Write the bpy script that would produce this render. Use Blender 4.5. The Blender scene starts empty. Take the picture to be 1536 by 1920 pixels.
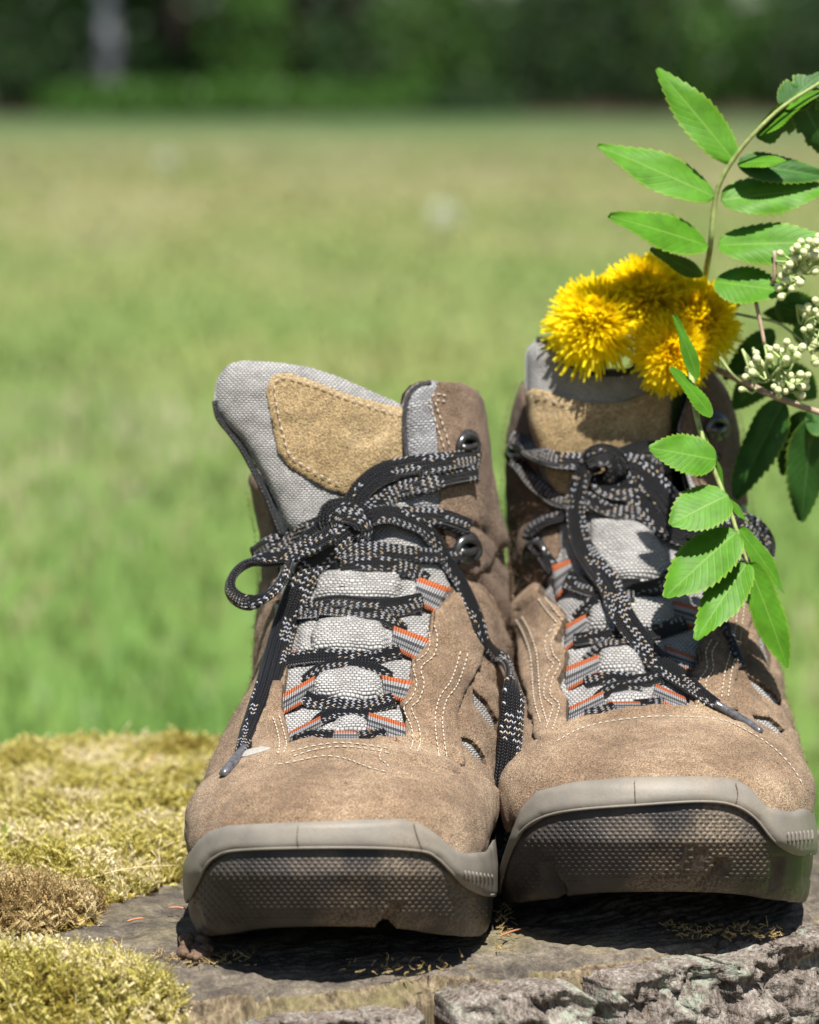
import bpy, bmesh, math, random
import numpy as np
from mathutils import Vector, noise as mnoise
from mathutils.bvhtree import BVHTree

random.seed(7); np.random.seed(7)
scene = bpy.context.scene
COL = scene.collection
R = math.radians

# ------------------------------------------------------------------ camera
# All building is done in centimetres: x right, y away from the camera, z up from the stump top.
CAM_H, CAM_D = 31.6, 118.0
PITCH = R(7.35)
FPX = 6280.0                       # focal length in pixels of the 1536 px wide photograph
cam_d = bpy.data.cameras.new('camera')
cam = bpy.data.objects.new('camera', cam_d); COL.objects.link(cam)
cam.location = (0, -CAM_D * .01, CAM_H * .01)
cam.rotation_euler = (R(90) - PITCH, 0, 0)
cam_d.sensor_fit = 'HORIZONTAL'; cam_d.sensor_width = 24.0
cam_d.lens = FPX / 1536 * 24.0
cam_d.clip_start = 0.05; cam_d.clip_end = 600
cam_d.dof.use_dof = True
cam_d.dof.focus_distance = 1.245
cam_d.dof.aperture_fstop = 7.3
scene.camera = cam

# ------------------------------------------------------------------ light
SUN = Vector((0.10, -0.44, 0.89)).normalized()      # towards the sun
w = bpy.data.worlds.new("World"); scene.world = w; w.use_nodes = True
wn = w.node_tree; bg = wn.nodes['Background']
sky = wn.nodes.new('ShaderNodeTexSky'); sky.sky_type = 'NISHITA'; sky.sun_disc = False
sky.sun_elevation = math.asin(SUN.z); sky.sun_rotation = math.atan2(SUN.x, SUN.y)
wn.links.new(sky.outputs[0], bg.inputs[0]); bg.inputs[1].default_value = 0.05
sun_d = bpy.data.lights.new('sun', 'SUN'); sun_d.energy = 5.0; sun_d.angle = R(.55); sun_d.color = (1, .95, .87)
sun = bpy.data.objects.new('sun', sun_d); COL.objects.link(sun)
sun.rotation_euler = SUN.to_track_quat('Z', 'Y').to_euler(); sun.location = (1, -1, 4)
vs = scene.view_settings
vs.view_transform = 'Standard'; vs.look = 'None'; vs.gamma = 1; vs.exposure = 0.98; vs.use_curve_mapping = False
scene.render.engine = 'CYCLES'
scene.cycles.use_denoising = True
scene.cycles.max_bounces = 6; scene.cycles.transparent_max_bounces = 6
scene.cycles.sample_clamp_indirect = 6

# ------------------------------------------------------------------ projection helpers (cm <-> photograph pixels)
CP, SP = math.cos(PITCH), math.sin(PITCH)
CPOS = np.array([0., -CAM_D, CAM_H])
def project(P):
    P = np.asarray(P, float); d = P - CPOS
    zc = d[..., 1] * CP - d[..., 2] * SP
    up = d[..., 1] * SP + d[..., 2] * CP
    return np.stack([768 + FPX * d[..., 0] / zc, 960 - FPX * up / zc], -1)
def rays(px):
    px = np.asarray(px, float)
    a = (px[..., 0] - 768) / FPX; b = (960 - px[..., 1]) / FPX
    v = np.stack([a, CP + b * SP, -SP + b * CP], -1)
    return v                                   # per unit of optical depth
def at(px, py, D):
    """the point on pixel (px,py) at horizontal distance D (cm) from the camera"""
    v = rays(np.array([px, py]))
    return CPOS + v * (D / v[1])
def nrm(a): return a / np.maximum(np.linalg.norm(a, axis=-1, keepdims=True), 1e-9)

def sdf(poly, pts):
    """signed distance (positive inside) of pts (n,2) to a closed polygon"""
    poly = np.asarray(poly, float); pts = np.asarray(pts, float)
    n = len(poly); d = np.full(len(pts), 1e18); ins = np.zeros(len(pts), bool)
    for i in range(n):
        a, b = poly[i], poly[(i + 1) % n]
        e = b - a; w_ = pts - a
        t = np.clip((w_ @ e) / max(e @ e, 1e-9), 0, 1)
        q = w_ - t[:, None] * e
        d = np.minimum(d, (q * q).sum(1))
        c = ((a[1] > pts[:, 1]) != (b[1] > pts[:, 1]))
        if abs(b[1] - a[1]) > 1e-12:
            c &= pts[:, 0] < (b[0] - a[0]) * (pts[:, 1] - a[1]) / (b[1] - a[1]) + a[0]
            ins ^= c
    return np.sqrt(d) * np.where(ins, 1, -1)
def crom(P, n, closed=False):
    """Catmull-Rom through P (k,d), n samples evenly spaced along it"""
    P = np.asarray(P, float)
    if closed: Q = np.vstack([P[-1], P, P[0], P[1]])
    else: Q = np.vstack([2 * P[0] - P[1], P, 2 * P[-1] - P[-2]])
    out = []; seg = len(Q) - 3; m = 24
    for i in range(seg):
        p0, p1, p2, p3 = Q[i:i + 4]
        t = np.linspace(0, 1, m, endpoint=False)[:, None]
        out.append(.5 * (2 * p1 + (p2 - p0) * t + (2 * p0 - 5 * p1 + 4 * p2 - p3) * t ** 2 + (3 * p1 - p0 - 3 * p2 + p3) * t ** 3))
    if not closed: out.append(P[-1:])
    C = np.vstack(out)
    if closed: C = np.vstack([C, C[:1]])
    s = np.r_[0, np.cumsum(np.linalg.norm(np.diff(C[:, :min(3, C.shape[1])], axis=0), axis=1))]
    tt = np.linspace(0, s[-1], n, endpoint=not closed)
    return np.stack([np.interp(tt, s, C[:, k]) for k in range(C.shape[1])], 1)
def smooth1(a, k=2, it=2):
    a = np.array(a, float)
    for _ in range(it):
        p = np.concatenate([a[:1]] * k + [a] + [a[-1:]] * k)
        a = sum(p[i:i + len(a)] for i in range(2 * k + 1)) / (2 * k + 1)
    return a
def vnoise(P, scale, seed=0., octaves=1):
    o = np.empty(len(P))
    for i, p in enumerate(P):
        v = Vector((p[0] * scale + seed, p[1] * scale - seed, p[2] * scale + 2 * seed))
        o[i] = mnoise.fractal(v, 1.0, 2.0, octaves) if octaves > 1 else mnoise.noise(v)
    return o

# ------------------------------------------------------------------ object helpers
def tag(o, label=None, cat=None, group=None, kind=None):
    if label: o['label'] = label
    if cat: o['category'] = cat
    if group: o['group'] = group
    if kind: o['kind'] = kind
    return o
def thing(name, label, cat, loc=(0, 0, 0), group=None):
    o = bpy.data.objects.new(name, None); COL.objects.link(o)
    o.location = Vector(loc) * .01; o.empty_display_size = .02
    return tag(o, label, cat, group)
def rootloc(o):
    while o is not None and o.parent is not None: o = o.parent
    return np.array(o.location) * 100 if o is not None else np.zeros(3)
def mesh_data(name, V, F, uv=None, smooth=True):
    me = bpy.data.meshes.new(name)
    V = np.asarray(V, float) * .01
    if isinstance(F, np.ndarray) and F.ndim == 2:
        k = F.shape[1]; cnt = np.full(len(F), k); flat = F.ravel()
    else:
        cnt = np.array([len(f) for f in F]); flat = np.array([i for f in F for i in f])
    me.vertices.add(len(V)); me.vertices.foreach_set('co', V.ravel())
    me.loops.add(len(flat)); me.loops.foreach_set('vertex_index', flat.astype(np.int32))
    me.polygons.add(len(cnt)); st = np.r_[0, np.cumsum(cnt)[:-1]]
    me.polygons.foreach_set('loop_start', st.astype(np.int32))
    if uv is not None:
        l = me.uv_layers.new(name='UVMap')
        l.data.foreach_set('uv', np.asarray(uv, float)[flat].ravel())
    me.update(calc_edges=True)
    if smooth: me.polygons.foreach_set('use_smooth', np.ones(len(cnt), bool))
    me.validate()
    return me
def mk(name, V, F, mat, parent=None, uv=None, smooth=True, kind=None, label=None):
    V = np.asarray(V, float)
    r = rootloc(parent) if parent is not None else np.zeros(3)
    me = mesh_data(name, V - r, F, uv, smooth)
    if mat is not None: me.materials.append(mat)
    o = bpy.data.objects.new(name, me); COL.objects.link(o)
    if parent is not None: o.parent = parent
    if kind: o['kind'] = kind
    if label: o['label'] = label
    return o
class Acc:
    """gathers several pieces into one mesh"""
    def __init__(s): s.V = []; s.F = []; s.U = []; s.n = 0
    def add(s, V, F, uv=None):
        V = np.asarray(V, float)
        s.V.append(V); s.F += [tuple(int(i) + s.n for i in f) for f in F]
        s.U.append(np.zeros((len(V), 2)) if uv is None else np.asarray(uv, float)); s.n += len(V)
    def mk(s, name, mat, parent=None, **k):
        return mk(name, np.vstack(s.V), s.F, mat, parent, uv=np.vstack(s.U), **k)
def vnormals(V, T):
    n = np.cross(V[T[:, 1]] - V[T[:, 0]], V[T[:, 2]] - V[T[:, 0]])
    N = np.zeros_like(V)
    for k in range(3): np.add.at(N, T[:, k], n)
    return nrm(N)
def clip(V, T, f, *attrs):
    """keep f>0 of a triangle mesh, cutting triangles along f=0"""
    pos = f > 0
    c = pos[T].sum(1)
    full = T[c == 3]; cut = T[(c > 0) & (c < 3)]
    A = [np.asarray(V), f[:, None]] + [np.asarray(a) if np.ndim(a) > 1 else np.asarray(a)[:, None] for a in attrs]
    dims = [a.shape[1] for a in A]; M = np.hstack(A)
    new = []; cache = {}; base = len(M); tris = [tuple(t) for t in full]
    def mid(i, j):
        key = (min(i, j), max(i, j))
        if key not in cache:
            t = f[i] / (f[i] - f[j]); cache[key] = base + len(new); new.append(M[i] * (1 - t) + M[j] * t)
        return cache[key]
    for t in cut:
        t = [int(q) for q in t]
        while not (pos[t[0]] and not pos[t[2]]): t = t[1:] + t[:1]
        a, b, c_ = t
        if pos[b]:
            p, q = mid(b, c_), mid(a, c_); tris += [(a, b, p), (a, p, q)]
        else:
            tris.append((a, mid(a, b), mid(a, c_)))
    M2 = np.vstack([M] + ([np.array(new)] if new else []))
    T2 = np.array(tris, int).reshape(-1, 3)
    used, inv = np.unique(T2, return_inverse=True)
    M2 = M2[used]; T2 = inv.reshape(-1, 3)
    out = []; k = 0
    for d, a in zip(dims, A):
        out.append(M2[:, k:k + d]); k += d
    out[1] = out[1][:, 0]
    return [out[0], T2] + out[1:]
def boundary(T):
    E = {}
    for t in T:
        for i in range(3):
            a, b = int(t[i]), int(t[(i + 1) % 3])
            if (b, a) in E: del E[(b, a)]
            else: E[(a, b)] = 1
    return list(E)
SURF = {}
def panel(name, V, T, N, f, thick, mat, parent, edge=.12, lip=.5, uv=None, rag=.0, base_off=0., surf=None, extra=None, kind=None, label=None, single=False):
    """a sheet of leather / cloth of some thickness lying on part f>0 of a body surface, its cut edge visible"""
    f = f.copy()
    if rag:
        near = np.abs(f) < .6
        f[near] += rag * vnoise(V[near], 5., 3.) + rag * .6 * vnoise(V[near], 14., 9.)
    at_ = [N] + ([uv] if uv is not None else [project(V) / 48.]) + ([extra] if extra is not None else [])
    res = clip(V, T, f, *at_)
    v, t, ff, n, u = res[:5]; ex = res[5][:, 0] if extra is not None else 0
    if len(t) == 0: return None
    if single:                                # only the largest connected piece
        pr = np.arange(len(v))
        for _ in range(400):
            m_ = pr[t].min(1); q = pr.copy()
            for k in range(3): np.minimum.at(q, t[:, k], m_)
            if (q == pr).all(): break
            pr = q
        ids, cnt = np.unique(pr[t[:, 0]], return_counts=True); t = t[pr[t[:, 0]] == ids[cnt.argmax()]]
    prof = lip + (1 - lip) * np.sqrt(np.clip(1 - (1 - np.clip(ff / edge, 0, 1)) ** 2, 0, 1))
    us, inv = np.unique(t, return_inverse=True); t = inv.reshape(-1, 3); v, n, u, prof = v[us], n[us], u[us], prof[us]
    if extra is not None: ex = ex[us]
    top = v + n * (base_off + thick * prof + ex)[:, None]
    B = boundary(t)
    bi = sorted({i for e in B for i in e}); idx = {i: k for k, i in enumerate(bi)}
    m = len(top); nb = len(bi)
    up = top[bi]; lo = v[bi] + n[bi] * (base_off - .06)
    Vn = np.vstack([top, up, lo]); U = np.vstack([u, u[bi], u[bi] + .02])
    F = [tuple(x) for x in t] + [(m + idx[b], m + idx[a], m + nb + idx[a], m + nb + idx[b]) for a, b in B]
    o = mk(name, Vn, F, mat, parent, uv=U, kind=kind, label=label)
    if mat.name.endswith('suede'):
        o.data.materials.append(M['raw_edge']); o.data.polygons.foreach_set('material_index', np.r_[np.zeros(len(t), int), np.ones(len(F) - len(t), int)].astype(np.int32))
    if surf is not None: surf.append((top, t))
    return o
def tube(P, r, k=8, cap=True):
    """round tube along P with radius r (scalar or per point)"""
    P = np.asarray(P, float); n = len(P); r = np.broadcast_to(np.asarray(r, float), (n,))
    T = nrm(np.gradient(P, axis=0))
    up = np.array([0, 0, 1.]) if abs(T[0, 2]) < .9 else np.array([1., 0, 0])
    A = nrm(np.cross(T[0], up)); V = []
    for i in range(n):
        A = nrm(A - T[i] * (A @ T[i])); B = np.cross(T[i], A)
        a = np.arange(k) * 2 * math.pi / k
        V.append(P[i] + r[i] * (np.cos(a)[:, None] * A + np.sin(a)[:, None] * B))
    V = np.vstack(V); F = []
    for i in range(n - 1):
        for j in range(k):
            F.append((i * k + j, i * k + (j + 1) % k, (i + 1) * k + (j + 1) % k, (i + 1) * k + j))
    s = np.r_[0, np.cumsum(np.linalg.norm(np.diff(P, axis=0), axis=1))]
    uv = np.stack([np.repeat(s, k), np.tile(np.arange(k) / k, n)], 1)
    if cap: F += [tuple(range(k - 1, -1, -1)), tuple(range((n - 1) * k, n * k))]
    return V, F, uv
def ribbon(P, Nn, wd, th, k=12):
    """flat braid / webbing along P, its flat side facing Nn, width wd, thickness th"""
    P = np.asarray(P, float); n = len(P)
    wd = np.broadcast_to(np.asarray(wd, float), (n,)); th = np.broadcast_to(np.asarray(th, float), (n,))
    T = nrm(np.gradient(P, axis=0)); Nn = nrm(Nn - T * (Nn * T).sum(1)[:, None]); B = np.cross(T, Nn)
    a = np.arange(k) * 2 * math.pi / k
    cx = np.sign(np.cos(a)) * np.abs(np.cos(a)) ** .7; cy = np.sign(np.sin(a)) * np.abs(np.sin(a)) ** .75
    V = P[:, None] + (cx[None, :, None] * .5 * wd[:, None, None]) * B[:, None] + (cy[None, :, None] * .5 * th[:, None, None]) * Nn[:, None]
    s = np.r_[0, np.cumsum(np.linalg.norm(np.diff(P, axis=0), axis=1))]
    uv = np.stack([np.repeat(s, k), np.tile(cx * .5 + .5, n)], 1)
    F = []
    for i in range(n - 1):
        for j in range(k):
            F.append((i * k + j, (i + 1) * k + j, (i + 1) * k + (j + 1) % k, i * k + (j + 1) % k))
    F += [tuple(range(k)), tuple(range(n * k - 1, (n - 1) * k - 1, -1))]
    return V.reshape(-1, 3), F, uv

# ------------------------------------------------------------------ material helpers
def nmat(name):
    m = bpy.data.materials.new(name); m.use_nodes = True
    return m, m.node_tree, m.node_tree.nodes['Principled BSDF']
def nd(nt, typ, **kw):
    n = nt.nodes.new(typ)
    for k, v in kw.items():
        if k.startswith('i_'):
            n.inputs[k[2:].replace('_', ' ')].default_value = v
        else: setattr(n, k, v)
    return n
def lk(nt, a, b): nt.links.new(a, b)
def coord(nt, which='Object'): return nd(nt, 'ShaderNodeTexCoord').outputs[which]
def noise(nt, vec, scale, detail=3, rough=.55, col=False):
    n = nd(nt, 'ShaderNodeTexNoise', i_Scale=scale, i_Detail=detail, i_Roughness=rough)
    lk(nt, vec, n.inputs['Vector']); return n.outputs['Color' if col else 'Fac']
def ramp(nt, fac, stops, interp='LINEAR'):
    r = nd(nt, 'ShaderNodeValToRGB'); e = r.color_ramp.elements; r.color_ramp.interpolation = interp
    while len(e) < len(stops): e.new(.5)
    for q, (p, c) in zip(e, stops):
        q.position = p; q.color = (c, c, c, 1) if isinstance(c, (int, float)) else (*c, 1)
    lk(nt, fac, r.inputs[0]); return r.outputs[0]
def mixc(nt, fac, a, b, mode='MIX'):
    n = nd(nt, 'ShaderNodeMix', data_type='RGBA', blend_type=mode)
    for s, v in ((n.inputs[0], fac), (n.inputs[6], a), (n.inputs[7], b)):
        if isinstance(v, (int, float)): s.default_value = v
        elif isinstance(v, tuple): s.default_value = (*v, 1)
        else: lk(nt, v, s)
    return n.outputs[2]
def mth(nt, op, a, b=None, c=None):
    n = nd(nt, 'ShaderNodeMath', operation=op)
    for i, v in enumerate((a, b, c)):
        if v is None: continue
        if isinstance(v, (int, float)): n.inputs[i].default_value = v
        else: lk(nt, v, n.inputs[i])
    return n.outputs[0]
def bump(nt, h, strength, dist, prev=None):
    b = nd(nt, 'ShaderNodeBump', i_Strength=strength, i_Distance=dist)
    lk(nt, h, b.inputs['Height'])
    if prev is not None: lk(nt, prev, b.inputs['Normal'])
    return b.outputs[0]
def setb(b, **k):
    for n, v in k.items():
        s = b.inputs[n.replace('_', ' ')]
        if hasattr(v, 'is_linked') or hasattr(v, 'links'): b.id_data.links.new(v, s)
        else: s.default_value = (*v, 1) if isinstance(v, tuple) else v

def m_suede(name, dark, mid, light, fine=1.0):
    m, nt, b = nmat(name); c = coord(nt)
    n1 = noise(nt, c, 45, 4, .6); n2 = noise(nt, c, 260, 3, .6); n3 = noise(nt, c, 1600, 2, .6)
    n0 = noise(nt, c, 16, 3, .6); k = mixc(nt, .42, mixc(nt, .35, n1, n2), n0)
    colr = ramp(nt, k, [(.36, dark), (.5, mid), (.63, light)])
    n4 = noise(nt, c, 3200, 1, .5)
    colr = mixc(nt, .8, colr, ramp(nt, n3, [(.32, .3), (.68, 1.6)]), 'MULTIPLY'); colr = mixc(nt, .6, colr, ramp(nt, n4, [(.3, .5), (.7, 1.4)]), 'MULTIPLY')
    v = nd(nt, 'ShaderNodeTexVoronoi', i_Scale=75.); lk(nt, c, v.inputs['Vector'])
    spot = ramp(nt, v.outputs['Distance'], [(.03, .35), (.075, 1.0)])
    colr = mixc(nt, .8, colr, spot, 'MULTIPLY')
    nn = bump(nt, n1, .3, .004); nn = bump(nt, n2, .5, .0014, nn); nn = bump(nt, n3, 1. * fine, .0009, nn)
    setb(b, Base_Color=colr, Roughness=.95, Normal=nn, Sheen_Weight=.08, Sheen_Roughness=.6)
    b.inputs['Specular IOR Level'].default_value = .12
    return m
M = {}
M['suede'] = m_suede('brown_suede', (.098, .060, .035), (.192, .128, .080), (.325, .234, .152))
M['suede_dark'] = m_suede('dark_brown_suede', (.082, .052, .034), (.142, .093, .062), (.228, .160, .108))
M['raw_edge'] = m_suede('raw_leather_edge', (.04, .026, .016), (.075, .05, .03), (.13, .09, .055))
M['suede_tan'] = m_suede('tan_suede', (.25, .175, .085), (.37, .27, .142), (.46, .355, .21), 1.3)
M['suede_toe'] = m_suede('toe_suede', (.108, .067, .040), (.212, .144, .090), (.345, .252, .165))

def m_weave(name, c1, c2, gap, sx=.17, sy=.085):
    m, nt, b = nmat(name); uv = coord(nt, 'UV')
    nz = noise(nt, uv, 1.3, 2, .5, True)
    va = nd(nt, 'ShaderNodeVectorMath', operation='SCALE'); va.inputs['Scale'].default_value = .14; lk(nt, nz, va.inputs[0])
    vb = nd(nt, 'ShaderNodeVectorMath', operation='ADD'); lk(nt, uv, vb.inputs[0]); lk(nt, va.outputs[0], vb.inputs[1])
    s = nd(nt, 'ShaderNodeSeparateXYZ'); lk(nt, vb.outputs[0], s.inputs[0])
    v = mth(nt, 'MULTIPLY', s.outputs[1], 1 / sy); row = mth(nt, 'FLOOR', v); vf = mth(nt, 'FRACT', v)
    u = mth(nt, 'MULTIPLY_ADD', row, .5, mth(nt, 'MULTIPLY', s.outputs[0], 1 / sx)); uf = mth(nt, 'FRACT', u)
    h = mth(nt, 'POWER', mth(nt, 'MULTIPLY', mth(nt, 'SINE', mth(nt, 'MULTIPLY', uf, math.pi)), mth(nt, 'SINE', mth(nt, 'MULTIPLY', vf, math.pi))), .6)
    cx = nd(nt, 'ShaderNodeCombineXYZ'); lk(nt, mth(nt, 'FLOOR', u), cx.inputs[0]); lk(nt, row, cx.inputs[1])
    wn_ = nd(nt, 'ShaderNodeTexWhiteNoise', noise_dimensions='2D'); lk(nt, cx.outputs[0], wn_.inputs['Vector'])
    colr = mixc(nt, wn_.outputs['Value'], c1, c2)
    colr = mixc(nt, ramp(nt, h, [(.12, 1.), (.55, 0.)]), colr, gap)
    dirt = noise(nt, uv, .9, 4, .6)
    colr = mixc(nt, .55, colr, ramp(nt, dirt, [(.35, .62), (.62, 1.1)]), 'MULTIPLY')
    fib = noise(nt, uv, 40, 2, .6)
    colr = mixc(nt, .4, colr, ramp(nt, fib, [(.3, .6), (.7, 1.3)]), 'MULTIPLY')
    setb(b, Base_Color=colr, Roughness=.65, Normal=bump(nt, fib, .3, .0004, bump(nt, h, .9, .0008)))
    b.inputs['Specular IOR Level'].default_value = .35
    return m
M['weave'] = m_weave('grey_woven_nylon', (.43, .42, .41), (.34, .335, .33), (.085, .085, .085))
M['weave_fine'] = m_weave('fine_grey_webbing', (.38, .38, .385), (.25, .25, .26), (.04, .04, .05), .16, .09)
M['binding'] = m_weave('dark_binding', (.10, .10, .11), (.035, .035, .04), (.01, .01, .01), .16, .1)

def m_plain(name, col, rough, spec=.5, metal=0., nscale=None, nstr=.2, var=.25, ndist=.0005):
    m, nt, b = nmat(name); c = coord(nt)
    n1 = noise(nt, c, nscale or 120, 4, .6)
    colr = mixc(nt, 1., col, ramp(nt, n1, [(.3, 1 - var), (.7, 1 + var)]), 'MULTIPLY')
    setb(b, Base_Color=colr, Roughness=rough, Metallic=metal, Normal=bump(nt, n1, nstr, ndist))
    b.inputs['Specular IOR Level'].default_value = spec
    return m
def m_rubber(name, c0, c1, dust, rough, amt):
    m, nt, b = nmat(name); c = coord(nt)
    n1 = noise(nt, c, 60, 5, .65); n2 = noise(nt, c, 900, 2, .6); n3 = noise(nt, c, 25, 3, .6)
    colr = mixc(nt, ramp(nt, n1, [(.35, 0.), (.65, 1.)]), c0, c1)
    d = mth(nt, 'MULTIPLY', ramp(nt, n3, [(.5, 0.), (.68, 1.)]), ramp(nt, n2, [(.4, .2), (.6, 1.)]))
    colr = mixc(nt, mth(nt, 'MULTIPLY', d, amt), colr, dust)
    setb(b, Base_Color=colr, Roughness=rough, Normal=bump(nt, n2, .25, .0003))
    b.inputs['Specular IOR Level'].default_value = .24
    return m
M['rubber'] = m_rubber('dark_rubber', (.027, .0245, .0235), (.052, .046, .042), (.26, .20, .14), .45, .65)
M['rand'] = m_rubber('grey_rubber', (.15, .137, .118), (.198, .182, .156), (.30, .23, .16), .5, .5)
M['metal'] = m_plain('gunmetal', (.11, .11, .115), .3, .5, .85, 300, .05, .2)
M['thread'] = m_plain('pale_thread', (.50, .44, .36), .8, .2, 0, 900, .2, .25)
M['darkthread'] = m_plain('dark_thread', (.03, .03, .032), .8, .2, 0, 900, .2, .25)
M['aglet'] = m_plain('clear_aglet', (.10, .10, .11), .25, .6, .25, 500, .1, .5)
M['lining'] = m_plain('dark_lining', (.03, .028, .027), .9, .1, 0, 500, .5, .3)
M['whitecloth'] = m_plain('white_cloth', (.30, .285, .26), .85, .2, 0, 900, .5, .2)

def m_lace():
    m, nt, b = nmat('black_braided_lace'); uv = coord(nt, 'UV')
    s = nd(nt, 'ShaderNodeSeparateXYZ'); lk(nt, uv, s.inputs[0])
    cols = 10.0
    vv = mth(nt, 'MULTIPLY', s.outputs[1], cols); ci = mth(nt, 'FLOOR', vv); vf = mth(nt, 'FRACT', vv)
    odd = mth(nt, 'MODULO', ci, 2.)
    sgn = mth(nt, 'MULTIPLY_ADD', odd, 2., -1.)
    uu = mth(nt, 'MULTIPLY_ADD', s.outputs[0], 8.5, mth(nt, 'MULTIPLY', mth(nt, 'MULTIPLY', vf, sgn), .75))
    ui = mth(nt, 'FLOOR', uu); uf = mth(nt, 'FRACT', uu)
    bu = mth(nt, 'SINE', mth(nt, 'MULTIPLY', uf, math.pi)); bv = mth(nt, 'SINE', mth(nt, 'MULTIPLY', vf, math.pi))
    h = mth(nt, 'MULTIPLY', bu, mth(nt, 'POWER', bv, .5))
    # flecks: each column runs light for a short stretch
    cx = nd(nt, 'ShaderNodeCombineXYZ'); lk(nt, mth(nt, 'FLOOR', mth(nt, 'MULTIPLY', ui, 1 / 11.)), cx.inputs[0]); lk(nt, mth(nt, 'FLOOR', mth(nt, 'MULTIPLY', ci, 1 / 3.)), cx.inputs[1])
    wn_ = nd(nt, 'ShaderNodeTexWhiteNoise', noise_dimensions='2D'); lk(nt, cx.outputs[0], wn_.inputs['Vector'])
    cy = nd(nt, 'ShaderNodeCombineXYZ'); lk(nt, ci, cy.inputs[1]); lk(nt, mth(nt, 'FLOOR', mth(nt, 'MULTIPLY', ui, 1 / 2.)), cy.inputs[0])
    wn2 = nd(nt, 'ShaderNodeTexWhiteNoise', noise_dimensions='2D'); lk(nt, cy.outputs[0], wn2.inputs['Vector'])
    chk = mth(nt, 'LESS_THAN', mth(nt, 'MODULO', mth(nt, 'ADD', mth(nt, 'ADD', ui, ci), 4000.), 2.), .5)
    fl = mth(nt, 'MULTIPLY', mth(nt, 'GREATER_THAN', wn_.outputs['Value'], .50), mth(nt, 'MULTIPLY', chk, mth(nt, 'GREATER_THAN', wn2.outputs['Value'], .25)))
    lightc = mixc(nt, mth(nt, 'GREATER_THAN', wn2.outputs['Value'], .80), (.46, .47, .52), (.48, .39, .28))
    dk = ramp(nt, h, [(.2, (.004, .004, .005)), (.95, (.020, .021, .026))])
    colr = mixc(nt, mth(nt, 'MULTIPLY', fl, mth(nt, 'GREATER_THAN', h, .3)), dk, lightc)
    colr = mixc(nt, 1., colr, ramp(nt, h, [(.1, .25), (.6, 1.)]), 'MULTIPLY')
    setb(b, Base_Color=colr, Roughness=.38, Normal=bump(nt, h, 1., .0009))
    b.inputs['Specular IOR Level'].default_value = .55
    return m
M['lace'] = m_lace()
def m_loop():
    m, nt, b = nmat('striped_webbing'); uv = coord(nt, 'UV')
    s = nd(nt, 'ShaderNodeSeparateXYZ'); lk(nt, uv, s.inputs[0])
    st = ramp(nt, s.outputs[1], [(0, (.46, .115, .035)), (.19, (.33, .33, .34)), (.36, (.07, .07, .075)), (.50, (.24, .24, .25)), (.62, (.09, .09, .095)), (.70, (.31, .31, .32)), (.82, (.46, .115, .035))], 'CONSTANT')
    wv = mth(nt, 'ABSOLUTE', mth(nt, 'SINE', mth(nt, 'MULTIPLY', s.outputs[0], math.pi * 9)))
    cr = mth(nt, 'ABSOLUTE', mth(nt, 'SINE', mth(nt, 'MULTIPLY', s.outputs[1], math.pi * 16)))
    h = mth(nt, 'MULTIPLY', mth(nt, 'POWER', wv, .6), mth(nt, 'MULTIPLY_ADD', cr, .4, .6))
    colr = mixc(nt, 1., st, ramp(nt, h, [(.05, .35), (.6, 1.1)]), 'MULTIPLY')
    setb(b, Base_Color=colr, Roughness=.55, Normal=bump(nt, h, 1., .0009))
    return m
M['loop'] = m_loop()
# ================================================================== SETTING
def m_meadow():
    m, nt, b = nmat('meadow_turf'); c = coord(nt)
    mp = nd(nt, 'ShaderNodeMapping'); mp.inputs['Scale'].default_value = (1, .33, 1); lk(nt, c, mp.inputs['Vector'])
    n1 = noise(nt, mp.outputs[0], .7, 3, .5); n2 = noise(nt, mp.outputs[0], .22, 3, .6); n3 = noise(nt, c, 9, 3, .6)
    g = ramp(nt, n1, [(.34, (.07, .155, .028)), (.52, (.125, .20, .045)), (.68, (.195, .21, .07))])
    # farther out the summer meadow is drier: straw among the green
    s = nd(nt, 'ShaderNodeSeparateXYZ'); lk(nt, c, s.inputs[0])
    far = ramp(nt, mth(nt, 'MULTIPLY', s.outputs[1], .01), [(.02, .05), (.08, .36), (.20, .86), (.40, .85), (.50, .35), (.6, .0)])
    dry = mixc(nt, n2, (.215, .19, .085), (.155, .175, .06))
    colr = mixc(nt, far, g, dry)
    colr = mixc(nt, ramp(nt, mth(nt, 'MULTIPLY', s.outputs[1], .01), [(.22, 0.), (.40, .5), (.56, .95)]), colr, (.05, .085, .034))
    colr = mixc(nt, .6, colr, ramp(nt, n3, [(.3, .8), (.7, 1.2)]), 'MULTIPLY')
    setb(b, Base_Color=colr, Roughness=.9); b.inputs['Specular IOR Level'].default_value = .15
    return m
GZ = -42.
_a = np.arange(48) * 2 * math.pi / 48; _r = 1 + .12 * np.sin(3 * _a) + .08 * np.sin(7 * _a + 1)
mk('added_earth', np.stack([260 * np.cos(_a) * _r, -150 + 190 * np.sin(_a) * _r, np.full(48, GZ + .5)], 1), [tuple(range(48))], m_plain('added_earth_brown', (.12, .088, .06), .95, .1, 0, 14, .5, .4, .01), kind='structure')  # unseen brown ground, added to cut green bounce light on the soles
mk('meadow_ground', [(-20000, -600, GZ), (20000, -600, GZ), (20000, 30000, GZ), (-20000, 30000, GZ)], [(0, 1, 2, 3)], m_meadow(), kind='structure')
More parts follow.
